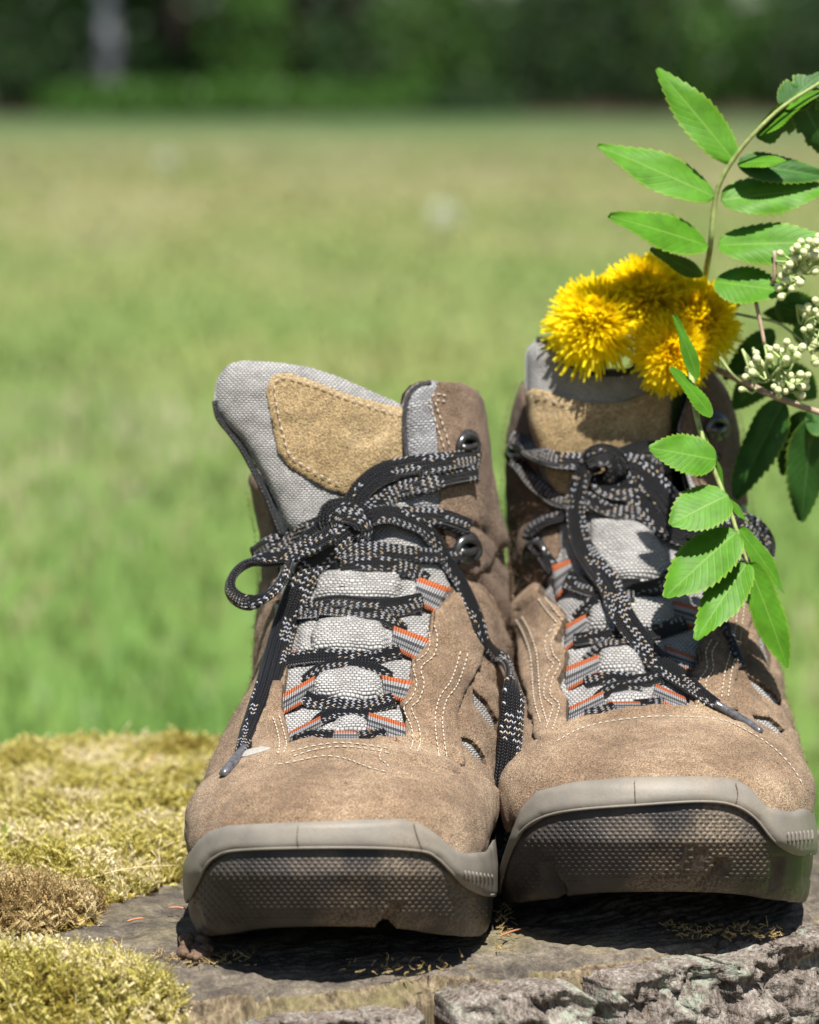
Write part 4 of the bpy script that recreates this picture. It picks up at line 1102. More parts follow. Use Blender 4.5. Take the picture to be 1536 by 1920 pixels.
A['tongue'] = dict(D=lambda x, y: 131.0 + (x - 420) * .0065 + (850 - y) * .0035 + .9 * np.clip((640 - x) / 240, 0, 1) ** 2, thick=.75, edge=45,
    poly=[(401, 748), (404, 720), (414, 698), (430, 682), (455, 676), (490, 677), (536, 681), (583, 689), (630, 704), (685, 728), (740, 752), (790, 775), (800, 900), (790, 960), (760, 1010), (690, 1040), (560, 1020), (536, 990), (520, 950), (500, 908), (474, 862), (450, 824), (423, 800), (405, 772)],
    bind=[(404, 752), (410, 782), (428, 806), (448, 832), (468, 866), (488, 905), (506, 945), (522, 985), (530, 1005)],
    patch=[(505, 714), (515, 703), (536, 700), (583, 714), (653, 742), (724, 761), (775, 772), (785, 860), (716, 872), (673, 902), (652, 929), (614, 919), (575, 896), (544, 878), (521, 847), (509, 788), (499, 734)])
bootA, surfA, infoA = make_boot(A)
tongue(A, bootA, surfA)
# collar tab that stands beside the tongue: padded grey edge and suede face
def flap(root, info, surf, poly, poly_suede, h, mat):
    V, T, N, px, front = info['V'], info['T'], info['N'], info['px'], info['front']
    tap = 1 - np.clip((px[:, 0] - 850) / 60., 0, 1) ** 2
    hh = h * tap * (1 - np.clip((px[:, 1] - 900) / 120., 0, 1))
    f = np.where(front, sdf(poly, px) / 48., -9)
    panel('collar_padding', V, T, N, f, .2, M['weave_fine'], root, edge=.35, lip=.1, uv=px / 48., surf=surf, extra=hh * np.clip(f / .3, 0, 1))
    f2 = np.where(front, sdf(poly_suede, px) / 48., -9)
    panel('collar_tab', V, T, N, f2, .16, M[mat], root, base_off=.16, edge=.16, rag=.02, surf=surf, extra=hh)
flap(bootA, infoA, surfA, [(754, 760), (761, 736), (776, 721), (802, 713), (833, 718), (862, 731), (900, 770), (912, 850), (900, 985), (800, 985), (771, 950), (764, 880), (757, 827)],
     [(800, 735), (808, 720), (835, 720), (862, 733), (884, 758), (900, 800), (960, 850), (960, 1020), (925, 1030), (908, 1066), (880, 1078), (850, 1064), (830, 1020), (812, 960), (808, 855), (803, 804), (796, 757)], .42, 'suede_dark')

for line, r_ in (([(763, 880), (757, 835), (754, 790), (757, 758), (764, 737), (780, 721), (804, 714)], .10), ):
    P, Nn = path3d(surfA, [(x + 4, y + 3, .10) for x, y in line], step=.15)
    v, f, u = tube(P, r_, 8); mk('binding', v, f, M['binding'], bootA, uv=u)
st = Acc()
tabst = [(838, 742), (818, 739), (807, 748), (808, 765), (815, 785), (822, 806), (830, 830), (834, 846)]
for d in (0, -11): stitch_line(st, surfA, offset_px(tabst, d))
ey = [(814, 1172), (820, 1195), (814, 1228), (790, 1252), (795, 1282), (786, 1312), (772, 1328), (785, 1360), (788, 1392), (782, 1412)]
for d in (0, 14): stitch_line(st, surfA, offset_px(ey, d))
oy = [(877, 1225), (869, 1254), (857, 1285), (838, 1312), (830, 1344), (832, 1379), (838, 1422)]
for d in (0, 14): stitch_line(st, surfA, offset_px(oy, d))
for l in ([(545, 1410), (587, 1399), (637, 1393), (687, 1397), (735, 1405)], [(550, 1418), (590, 1406), (637, 1400), (687, 1404), (738, 1414)], [(520, 1434), (553, 1428), (603, 1418), (645, 1422), (695, 1440), (737, 1450)],
          [(716, 1404), (712, 1422), (725, 1432), (730, 1444)], [(512, 1345), (520, 1370), (524, 1395), (520, 1418)], [(524, 1342), (532, 1370), (537, 1395), (532, 1412)]):
    stitch_line(st, surfA, l)
stitch_line(st, surfA, [(753, 779), (724, 771), (653, 748), (591, 723), (536, 708), (517, 716), (515, 736), (521, 771), (532, 818), (544, 853), (575, 876), (614, 898), (650, 913)], dash=.2, gap=.13)
st.mk('stitching', M['thread'], bootA, kind='stuff')
for q in ([(785, 1084), (843, 1104), (814, 1150), (774, 1126)], [(740, 1176), (803, 1199), (780, 1238), (736, 1215)], [(717, 1268), (774, 1279), (756, 1316), (722, 1305)], [(694, 1338), (760, 1358), (760, 1396), (690, 1370)],
          [(532, 1302), (588, 1270), (585, 1308), (530, 1340)], [(545, 1372), (598, 1345), (600, 1372), (536, 1403)], [(540, 1225), (556, 1219), (554, 1236), (543, 1245)], [(515, 1128), (530, 1124), (528, 1150), (517, 1165)]):
    make_loop(bootA, surfA, q)
make_loop(bootA, surfA, [(620, 1371), (677, 1371), (677, 1388), (620, 1388)], .15)
make_hook(bootA, surfA, 878, 832, 1, 1.0); make_hook(bootA, surfA, 877, 1027, 1, 1.15)
# laces: the rows across the tongue first, then what lies over them
la = Acc()
def L(root_surf, acc, pts, width, **k):
    V, F, uv, P = lace_piece(None, root_surf, pts, width, **k); acc.add(V, F, uv); return P
rowsA = [([(556, 1388), (584, 1379), (625, 1380)], .36), ([(672, 1382), (709, 1378), (720, 1374)], .36), ([(590, 1362), (606, 1346), (630, 1338), (662, 1337), (700, 1342)], .42),
    ([(570, 1308, .2), (590, 1317, .2), (625, 1322), (666, 1327), (705, 1323), (740, 1312)], .5), ([(574, 1278, .2), (603, 1256), (642, 1249), (681, 1250), (712, 1260), (730, 1272)], .44),
    ([(540, 1239, .2), (584, 1233, .3), (627, 1231, .3), (673, 1235, .3), (705, 1234), (750, 1220)], .5), ([(560, 1152, .2), (619, 1147, .3), (666, 1149, .3), (705, 1156, .3), (736, 1168), (758, 1182)], .44),
    ([(575, 1139, .3), (634, 1130, .5), (697, 1136, .5), (740, 1135, .3), (792, 1126)], .5), ([(600, 1146, .3), (700, 1152, .4), (744, 1149), (790, 1138)], .34), ([(640, 1062, .4), (697, 1058, .5), (740, 1062, .4), (775, 1074), (800, 1090)], .52), ([(610, 1046, .5), (650, 1034, .6), (697, 1030, .6), (751, 1036, .4), (810, 1043, .3), (866, 1040, .3)], .5)]
for p, wd in rowsA: L(surfA, la, p, wd)
L(surfA, la, [(640, 985, .5), (700, 966, .5), (770, 968, .4), (829, 972, .3), (880, 990, .3)], .6)
L(surfA, la, [(650, 975, .5), (622, 978, .5), (583, 993, .5), (544, 1008, .5), (505, 1024, .5, 131.), (478, 1042, .4, 133.)], .62)
L(surfA, la, [(895, 884, .25), (841, 894, .3), (790, 909, .4), (755, 917, .5), (724, 933, .6), (700, 952, .7), (675, 980, .7)], .66)
L(surfA, la, [(899, 862, .35), (880, 860, .4), (829, 868, .5), (771, 876, .6), (720, 888, .7), (685, 912, .8), (664, 940, .8), (648, 975, .7)], [.55, .66, .72, .74, .7, .6])
L(surfA, la, [(640, 970, .8), (610, 985, .8), (578, 1006, .7), (552, 1036, .7), (538, 1066, .6, 128.4), (525, 1093, .6, 128.0), (503, 1116, .6, 127.6), (470, 1130, .6, 127.4), (444, 1122, .6, 127.5), (431, 1103, .6, 127.8), (438, 1078, .6, 128.3), (462, 1058, .6, 128.8), (505, 1048, .6, 129.2), (545, 1040, .6, 129.4), (580, 1026, .6, 129.3), (625, 1000, .6, 129.0)], [.4, .4, .42, .46, .5, .55, .6, .62, .62, .6], flat=.2)
L(surfA, la, [(655, 985, .9), (720, 966, .8), (755, 974, .6), (794, 992, .6), (821, 1023, .5), (838, 1054, .4), (861, 1088, .35), (880, 1126, .3), (896, 1164, .3), (906, 1203, .35), (925, 1229, .4), (947, 1244, .5), (961, 1273, .3, 126.), (963, 1312, .3, 125.6), (960, 1352, .3, 125.2), (957, 1391, .3, 124.8), (952, 1430, .3, 124.4), (946, 1465, .3, 124.2), (940, 1530, .3, 124.), (936, 1590, .3, 124.)], [.5, .62, .6, .5, .46, .44, .44, .5, .66, .78, .82, .8, .7, .5, .4])
PA = L(surfA, la, [(668, 985, .9), (648, 1000, .9), (628, 1015, 1.), (598, 1048, 1.), (571, 1084, .9), (550, 1132, .8), (536, 1168, .7), (525, 1205, .6), (513, 1250, .5), (502, 1290, .4), (486, 1334, .35), (470, 1373, .3), (456, 1412, .3)], [.6, .8, .85, .85, .85, .8, .78, .8, .8,   .76, .66, .5], flat=.9)
for p, wd in (([(622, 1000, .8), (612, 975, 1.), (622, 955, 1.1), (648, 950, 1.2), (672, 958, 1.15), (684, 980, 1.), (676, 1006, .7)], .58), ([(618, 972, .9), (640, 966, 1.3), (668, 974, 1.35), (684, 996, 1.1), (668, 1012, .8)], .55), ([(690, 968, .9), (672, 952, 1.2), (646, 962, 1.35), (634, 985, 1.2), (640, 1006, .9)], .42)):
    L(surfA, la, p, wd, th=.24)
laceA = la.mk('shoelace', M['lace'], bootA)
P, _ = path3d(surfA, [(459, 1402, .3), (446, 1420, .3), (430, 1440, .35), (417, 1455, .3)], step=.1)
v, f, u = tube(P, [.2] * (len(P) - 1) + [.17], 10); mk('aglet', v, f, M['aglet'], laceA)
fz = np.minimum(infoA['body'], 1); 
vv, tt_, _, nn_ = clip(infoA['V'] + infoA['N'] * .3, infoA['T'], np.where(infoA['front'], infoA['body'], -1), infoA['N'])
fuzz('suede_nap', vv, tt_, nn_, bootA, M['suede'], 14000, 3)

# ------------------------------------------------------------------ the boot that holds the flowers
B = dict(label='brown suede hiking boot filled with yellow dandelions and a rowan sprig', seed=8.1,
    toeD=119.0, z0=.25, scale=1.045, axis=lerp_axis([(0, 9.6), (8, 9.5), (14, 9.4), (22, 9.35), (28, 9.2)]),
    silL=[(700, 985), (728, 984), (760, 962), (800, 948), (861, 945), (921, 950), (1021, 952), (1081, 950), (1148, 955), (1250, 968), (1330, 972), (1390, 966), (1430, 950), (1470, 938), (1540, 932)],
    silR=[(700, 1330), (712, 1345), (748, 1365), (800, 1381), (861, 1389), (961, 1399), (1050, 1420), (1104, 1425), (1160, 1433), (1240, 1441), (1300, 1457), (1361, 1473), (1401, 1490), (1441, 1506), (1481, 1520), (1540, 1530)],
    opening=[(975, 560), (1320, 560), (1322, 690), (1300, 722), (1272, 800), (1285, 880), (1300, 930), (1180, 900), (1060, 910), (1018, 880), (1000, 830), (990, 780), (984, 720)],
    throat=[(984, 700), (990, 780), (998, 830), (1012, 880), (1034, 940), (1048, 990), (1052, 1030), (1036, 1070), (1024, 1092), (1022, 1116), (1060, 1148), (1068, 1168), (1050, 1209), (1068, 1229), (1064, 1261), (1050, 1289), (1068, 1321), (1064, 1369), (1120, 1349), (1177, 1335), (1241, 1335), (1289, 1335),
            (1297, 1297), (1290, 1273), (1309, 1249), (1305, 1221), (1321, 1188), (1340, 1150), (1345, 1100), (1336, 1040), (1322, 960), (1290, 880), (1275, 800), (1300, 720)],
    pads=[([(1112, 975), (1180, 968), (1225, 990), (1248, 1040), (1246, 1082), (1180, 1092), (1130, 1088), (1105, 1030)], .45), ([(1110, 1130), (1160, 1122), (1240, 1122), (1268, 1150), (1264, 1184), (1180, 1190), (1105, 1184)], .42),
          ([(1125, 1222), (1170, 1210), (1212, 1222), (1222, 1250), (1190, 1268), (1122, 1264)], .4), ([(1145, 1302), (1185, 1296), (1222, 1306), (1226, 1322), (1140, 1326)], .28), ([(1055, 1030), (1085, 1010), (1100, 1070), (1080, 1090), (1060, 1060)], .22)],
    rand=[(925, 1690), (938, 1636), (952, 1592), (966, 1555), (980, 1518), (1010, 1486), (1078, 1470), (1186, 1461), (1306, 1459), (1376, 1464), (1405, 1481), (1434, 1514), (1480, 1523), (1509, 1511), (1520, 1480), (1545, 1470), (1545, 1600), (1521, 1603), (1488, 1602), (1452, 1580), (1416, 1536), (1376, 1512), (1314, 1505), (1190, 1512), (1086, 1520), (1024, 1532), (982, 1558), (958, 1602), (944, 1648), (935, 1690)],
    rand_lip=[(940, 1655), (957, 1600), (981, 1556), (1024, 1530), (1086, 1518), (1190, 1510), (1314, 1503), (1376, 1510), (1416, 1534), (1452, 1577), (1488, 1600), (1519, 1602)],
    creases=[([(1046, 1398), (1160, 1362), (1260, 1356), (1370, 1366)], .06, 12.), ([(1010, 958), (972, 985), (958, 1040)], .14, 9.), ([(1060, 940), (1042, 985), (1046, 1035)], .08, 9.), ([(965, 1140), (1000, 1110), (1022, 1096)], .14, 9.), ([(1385, 1120), (1420, 1180), (1440, 1260)], .14, 9.), ([(1390, 1290), (1440, 1330), (1475, 1372)], .12, 9.), ([(990, 1180), (1012, 1250), (1016, 1320)], .06, 10.)],
    seams=[[(1190, 1464), (1191, 1486), (1192, 1506)], [(1380, 1468), (1384, 1488), (1380, 1508)]], ribs=[(1478, 1560, 1522, 1556, 7)],
    notches=[([(1018, 1624), (1030, 1624), (1060, 1668), (1060, 1690), (1026, 1660)], .35), ([(1345, 1612), (1366, 1610), (1362, 1640), (1318, 1670), (1300, 1668), (1332, 1640)], .35), ([(1281, 1588), (1285, 1588), (1284, 1640), (1276, 1650)], .08), ([(1303, 1586), (1308, 1586), (1302, 1646), (1294, 1652)], .08), ([(1318, 1590), (1324, 1590), (1316, 1646), (1308, 1652)], .08),
             ([(1450, 1610), (1468, 1606), (1462, 1660), (1440, 1670), (1448, 1640)], .2), ([(1510, 1610), (1520, 1610), (1520, 1650), (1508, 1655)], .2)],
    dot_y=(1520, 1668), dot_x=(942, 1460), dots=[(944, 1668), (955, 1625), (975, 1580), (1000, 1552), (1040, 1540), (1190, 1522), (1314, 1515), (1372, 1522), (1410, 1546), (1446, 1588), (1452, 1612), (1440, 1660), (1300, 1652), (1100, 1656), (1000, 1668), (950, 1694)],
    windows=[[(1411, 1178), (1429, 1196), (1440, 1238), (1436, 1255), (1417, 1219)], [(1394, 1270), (1425, 1287), (1460, 1317), (1456, 1330), (1417, 1304)], [(1405, 1347), (1441, 1351), (1468, 1377), (1456, 1385), (1423, 1377)], [(1384, 950), (1400, 940), (1410, 1000), (1398, 1010)]],
    shaft=[(900, 560), (1480, 560), (1480, 1150), (1432, 1150), (1410, 1100), (1380, 1075), (1340, 1065), (1200, 1050), (1040, 1060), (1022, 1092), (975, 1140), (962, 1150), (900, 1160)],
    overlays=[[(1020, 1092), (1036, 1120), (1066, 1150), (1072, 1170), (1054, 1210), (1072, 1230), (1068, 1262), (1054, 1290), (1070, 1320), (1066, 1372), (1030, 1420), (1010, 1395), (1000, 1320), (990, 1260), (985, 1200), (965, 1160), (985, 1120)],
              [(1345, 1110), (1385, 1100), (1400, 1160), (1390, 1230), (1372, 1290), (1380, 1345), (1300, 1340), (1300, 1300), (1296, 1275), (1314, 1250), (1310, 1222), (1326, 1190), (1345, 1150)]],
    toe_cap=[(915, 1740), (930, 1520), (944, 1478), (968, 1440), (1000, 1410), (1040, 1384), (1080, 1362), (1121, 1348), (1169, 1340), (1225, 1335), (1281, 1334), (1341, 1338), (1385, 1352), (1437, 1382), (1473, 1412), (1500, 1447), (1516, 1480), (1545, 1520), (1545, 1700)],
    patches=[])
B['tongue'] = dict(D=lambda x, y: 136.6 + ((x - 1110) / 160.) ** 2 * 1.2 + (850 - y) * .002, thick=.7, edge=26,
    poly=[(984, 672), (987, 655), (1003, 638), (1022, 638), (1045, 650), (1060, 664), (1110, 690), (1177, 690), (1220, 672), (1256, 690), (1258, 760), (1252, 830), (1262, 900), (1255, 960), (1180, 1000), (1080, 990), (1050, 950), (1030, 905), (1012, 850), (996, 800), (986, 738)],
    bind=[(1006, 637), (1026, 640), (1046, 654), (1060, 672), (1085, 690), (1130, 700), (1177, 697), (1200, 680)],
    patch=[(987, 736), (1003, 728), (1030, 734), (1060, 746), (1110, 756), (1160, 756), (1200, 742), (1254, 720), (1256, 800), (1262, 860), (1255, 920), (1180, 940), (1090, 940), (1058, 934), (1030, 900), (1012, 845), (995, 800)])
bootB, surfB, infoB = make_boot(B)
tongue(B, bootB, surfB)
st = Acc()
lin = [(1024, 1112), (1040, 1134), (1060, 1160), (1056, 1180), (1040, 1205), (1044, 1225), (1056, 1245), (1042, 1275), (1038, 1300), (1054, 1318), (1050, 1345), (1040, 1375)]
for d in (6, 18): stitch_line(st, surfB, offset_px(lin, d))
ot = [(968, 1162), (982, 1188), (994, 1225), (998, 1265), (1002, 1313), (1014, 1357)]
for d in (0, -12): stitch_line(st, surfB, offset_px(ot, d))
for d in (0, 12): stitch_line(st, surfB, offset_px([(1397, 1116), (1393, 1160), (1386, 1210), (1372, 1260), (1365, 1310)], d))
for d in (-8, -20): stitch_line(st, surfB, offset_px([(1328, 1195), (1316, 1220), (1318, 1250), (1304, 1275), (1306, 1300), (1298, 1325)], d))
stitch_line(st, surfB, [(1044, 1390), (1080, 1370), (1121, 1357), (1169, 1349), (1225, 1344), (1281, 1344), (1341, 1348), (1381, 1360), (1437, 1392), (1473, 1424), (1497, 1456), (1508, 1482)])
stitch_line(st, surfB, [(992, 746), (1010, 740), (1050, 754), (1105, 768), (1150, 768), (1200, 754), (1248, 734)], dash=.22, gap=.16)
st.mk('stitching', M['thread'], bootB, kind='stuff')
for q in ([(1036, 1062), (1070, 1051), (1075, 1086), (1043, 1128)], [(1062, 1172), (1097, 1154), (1101, 1186), (1060, 1222)], [(1064, 1251), (1120, 1230), (1120, 1263), (1060, 1299)], [(1070, 1326), (1128, 1298), (1133, 1325), (1066, 1358)],
          [(1232, 1284), (1284, 1308), (1288, 1335), (1224, 1311)], [(1248, 1212), (1302, 1232), (1300, 1260), (1252, 1246)], [(1264, 1128), (1312, 1140), (1308, 1180), (1264, 1165)]):
    make_loop(bootB, surfB, q)
make_loop(bootB, surfB, [(1140, 1316), (1198, 1316), (1198, 1332), (1140, 1332)], .15)
make_hook(bootB, surfB, 968, 848, -1, .95); make_hook(bootB, surfB, 1004, 1034, -1, 1.05); make_hook(bootB, surfB, 1345, 800, 1, 1.0)
lb = Acc()
for p, wd in [([(1100, 1340), (1141, 1330), (1150, 1326)], .34), ([(1190, 1322), (1237, 1318), (1245, 1318)], .34), ([(1120, 1312), (1133, 1300), (1161, 1288), (1205, 1287)], .4), ([(1098, 1282, .2), (1145, 1272), (1185, 1277), (1209, 1277), (1245, 1268)], .5),
              ([(1100, 1240, .2), (1129, 1214), (1161, 1209), (1205, 1207)], .38), ([(1078, 1202, .2), (1121, 1195, .25), (1161, 1188, .3), (1201, 1190, .3), (1237, 1184, .2), (1285, 1168)], .5), ([(1080, 1162, .2), (1108, 1133, .2), (1140, 1122, .2), (1190, 1118, .2)], .42),
              ([(1060, 1090, .2), (1104, 1106, .3), (1145, 1112, .4), (1209, 1105, .4), (1245, 1096, .3), (1300, 1080)], .56), ([(1066, 1080, .2), (1110, 1094, .3), (1200, 1096, .3)], .4), ([(1075, 958, .3), (1060, 967, .35), (1024, 978, .35), (998, 994, .3), (992, 1012, .3)], .46), ([(1000, 1018, .3), (1016, 1038, .35), (1040, 1072, .3)], .5),
              ([(1245, 1090, .2), (1290, 1060, .2), (1330, 1030, .3)], .5)]:
    L(surfB, lb, p, wd)
L(surfB, lb, [(962, 862, .3), (975, 872, .35), (996, 900, .35), (1020, 922, .35), (1045, 938, .4), (1090, 946, .5), (1130, 945, .5)], .52)
L(surfB, lb, [(958, 824, .3), (985, 838, .4), (1008, 852, .45), (1035, 862, .5), (1065, 866, .6), (1110, 868, .7)], .62)
L(surfB, lb, [(1130, 868, .7), (1161, 858, .8), (1201, 845, .8), (1235, 846, .7), (1262, 860, .6), (1290, 880, .5), (1320, 870, .4), (1340, 845, .4)], .6)
L(surfB, lb, [(1140, 876, .6), (1160, 900, .5), (1185, 930, .5), (1217, 965, .5), (1253, 995, .5), (1300, 1015, .5)], .7)
L(surfB, lb, [(1140, 872, .8), (1175, 868, .9), (1210, 872, .8), (1245, 890, .7), (1280, 915, .6), (1310, 940, .5)], .7)
L(surfB, lb, [(1140, 868, .8), (1165, 874, .9), (1203, 890, .9), (1237, 920, .8), (1264, 955, .8), (1295, 985, .7), (1340, 1005, .7, 133.), (1385, 985, .7, 133.6), (1415, 990, .7, 134.), (1436, 1020, .7, 134.4), (1428, 1056, .7, 134.4), (1395, 1062, .6, 134.), (1340, 1050, .6, 133.6)], [.7, .86, .9, .9, .8, .7, .6, .56])
L(surfB, lb, [(1118, 890, .5), (1128, 915, .6), (1160, 926, .7), (1195, 920, .7), (1215, 905, .6)], .55)
L(surfB, lb, [(1098, 930, .4), (1125, 950, .5), (1160, 962, .5), (1200, 962, .4)], .5)
PB = L(surfB, lb, [(1125, 870, .8), (1100, 880, .8), (1086, 910, .75), (1080, 950, .7), (1083, 990, .65), (1094, 1029, .65), (1118, 1066, .7), (1140, 1094, .7), (1156, 1128, .65), (1171, 1160, .65), (1197, 1197, .65), (1225, 1233, .6), (1253, 1257, .55), (1281, 1275, .5), (1313, 1301, .4), (1345, 1322, .3)], [.5, .56, .6, .62, .7, .8, .8, .76, .74, .72, .7, .66, .5, .36])
L(surfB, lb, [(1350, 1150, .12), (1362, 1175, .14), (1375, 1209, .12), (1391, 1252, .1)], .3)
for p, wd in (([(1104, 882, .7), (1104, 860, 1.), (1122, 848, 1.15), (1150, 852, 1.1), (1166, 874, .9)], .55), ([(1100, 872, .8), (1126, 862, 1.3), (1152, 866, 1.3), (1168, 888, .9)], .52), ([(1112, 850, .7), (1140, 858, 1.35), (1150, 880, 1.2), (1140, 905, .8)], .44)):
    L(surfB, lb, p, wd, th=.24)
laceB = lb.mk('shoelace', M['lace'], bootB)
P, _ = path3d(surfB, [(1341, 1319, .3), (1370, 1336, .25), (1400, 1354, .2), (1428, 1374, .15)], step=.1)
v, f, u = tube(P, [.16] * (len(P) - 1) + [.14], 10); mk('aglet', v, f, M['aglet'], laceB)
vv, tt_, _, nn_ = clip(infoB['V'] + infoB['N'] * .3, infoB['T'], np.where(infoB['front'], infoB['body'], -1), infoB['N'])
fuzz('suede_nap', vv, tt_, nn_, bootB, M['suede'], 14000, 4)
# ================================================================== FLOWERS
def m_petal():
    m, nt, b = nmat('dandelion_petal'); uv = coord(nt, 'UV'); s = nd(nt, 'ShaderNodeSeparateXYZ'); lk(nt, uv, s.inputs[0])
    colr = ramp(nt, s.outputs[0], [(0, (.96, .58, .002)), (.3, (.98, .72, .003)), (.65, (.98, .79, .004)), (1, (.98, .84, .012))])
    setb(b, Base_Color=colr, Roughness=.6); b.inputs['Specular IOR Level'].default_value = .25
    t = nd(nt, 'ShaderNodeBsdfTranslucent'); lk(nt, colr, t.inputs[0]); mx = nd(nt, 'ShaderNodeMixShader'); mx.inputs[0].default_value = .64
    lk(nt, b.outputs[0], mx.inputs[1]); lk(nt, t.outputs[0], mx.inputs[2]); lk(nt, mx.outputs[0], nt.nodes['Material Output'].inputs[0])
    return m
M['petal'] = m_petal()
def dandelion(C, axis, rad, n, label, seed, foot, tone=0., droop=0., cup=0.):
    C = np.array(C, float); ax = nrm(np.array(axis, float)[None])[0]
    t = thing('dandelion', label, 'dandelion', foot, 'dandelions stuck into the boot')
    rr = np.random.RandomState(seed)
    e1 = nrm(np.cross(ax, [.3, .2, 1.])[None])[0]; e2 = np.cross(ax, e1)
    def petals(n, lo, hi, l0, l1, w0, tn):
        a = Acc()
        for i in range(n):
            q = (i + rr.rand()) / n; az = rr.rand() * 6.283
            el = lo + (hi - lo) * q ** .8 + rr.randn() * .07; ln = rad * (l0 + (l1 - l0) * q) * rr.uniform(.85, 1.12)
            if q > .8 and rr.rand() < .3: el += rr.rand() * .35
            out = math.cos(az) * e1 + math.sin(az) * e2; sd = np.cross(ax, out)
            base = C + out * rad * .16 * q ** .6 - ax * .25 * rad * q
            pts = []; cur = rr.uniform(-.35, .45) + droop * q; tw = rr.uniform(-.8, .8)
            p = base.copy(); k = 5
            for j in range(k + 1):
                pts.append(p.copy()); e = el + cur * (j / k) ** 1.5
                d = math.cos(e) * ax + math.sin(e) * out + np.array([0, 0, -1.]) * droop * .25 * q * j / k
                p = p + d * ln / k
            wd = w0 * rr.uniform(.75, 1.2); V, U = [], []
            tone_ = np.clip(tn + .75 * q ** .7 * .6 + rr.rand() * .4 + tone, 0.02, .98)
            for j, p in enumerate(pts):
                w_ = wd * (.45, .8, 1., 1., .95, .72)[j]; b_ = nrm((sd * math.cos(tw * j / k) + np.cross(out, sd) * math.sin(tw * j / k))[None])[0]
                nn_ = np.cross(b_, ax) * 0 + np.cross(nrm((pts[min(j + 1, k)] - pts[max(j - 1, 0)])[None])[0], b_)
                V += [p - b_ * w_ / 2, p - nn_ * w_ * .22, p + b_ * w_ / 2]; U += [(tone_ * (.55 + .45 * j / k), j / k)] * 3
            n0 = len(V); dl = pts[-1] - pts[-2]; V += [V[-3] + dl * .12, V[-2] + dl * .2, V[-1] + dl * .12]; U += [U[-1]] * 3
            F = [(3 * j + c, 3 * j + c + 1, 3 * j + c + 4, 3 * j + c + 3) for j in range(k + 1) for c in (0, 1)]
            a.add(V, F, U)
        return a
    petals(int(n * 3.0), .10, 1.5, .66, 1.0, .125 * rad / 2 + .02, .35).mk('petals', M['petal'], t, kind='stuff')
    petals(int(n * 2.2), .0, 1.15, .62, .80, .085, .26).mk('florets', M['petal'], t, kind='stuff')
    bm = bmesh.new(); bmesh.ops.create_icosphere(bm, subdivisions=2, radius=rad * .42); cv = np.array([v.co[:] for v in bm.verts]); cf = [[v.index for v in f.verts] for f in bm.faces]; bm.free()
    mk('flower_core', cv + C + ax * rad * .12, cf, M['petal'], t, uv=np.full((len(cv), 2), .3))
    # green bracts and stalk
    br = Acc()
    for i in range(14):
        az = i * 6.283 / 14; out = math.cos(az) * e1 + math.sin(az) * e2; sd = np.cross(ax, out)
        P = [C - ax * rad * .62 + out * .12, C - ax * rad * .42 + out * rad * .25, C - ax * rad * .15 + out * rad * .33, C + ax * rad * .1 + out * rad * .38]
        for j in range(3):
            wa, wb = (.16, .22, .17, .02)[j], (.16, .22, .17, .02)[j + 1]
            br.add([P[j] - sd * wa, P[j] + sd * wa, P[j + 1] + sd * wb, P[j + 1] - sd * wb], [(0, 1, 2, 3)])
    br.mk('bracts', M['stem'], t, kind='stuff')
    s0 = C - ax * rad * .5; lipp = np.array([s0[0] * .7 + foot[0] * .3, 20.6, 20.2])
    V, F, u = tube(crom([s0, s0 - ax * rad * .35, lipp, lipp + np.array([0, .5, -2.]), foot], 18), .2, 8)
    mk('flower_stalk', V, F, M['stem'], t, uv=u)
def atp(px, py, D): return at(px, py, D)
foot = lambda x, y=13.0, d=22.: (x, d, y)
dandelion(atp(1118, 600, 136.2), (-.30, -.72, .55), 2.05, 300, 'dandelion facing forward, leftmost and largest of the bunch', 3, foot(8.2), .18, .3)
dandelion(atp(1216, 552, 136.5), (-.02, -.62, .78), 2.0, 280, 'dandelion pointing upward at the top of the bunch', 4, foot(9.2), .12, .2)
dandelion(atp(1308, 592, 136.2), (.30, -.72, .6), 1.8, 280, 'dandelion turned to the right, beside the white buds', 5, foot(10.4), 0., .2)
dandelion(atp(1262, 658, 134.9), (.05, -.90, .10), 1.55, 280, 'deep orange-yellow dandelion hanging lowest, behind the small leaflets', 6, foot(10., 12.5), -.12, .75)
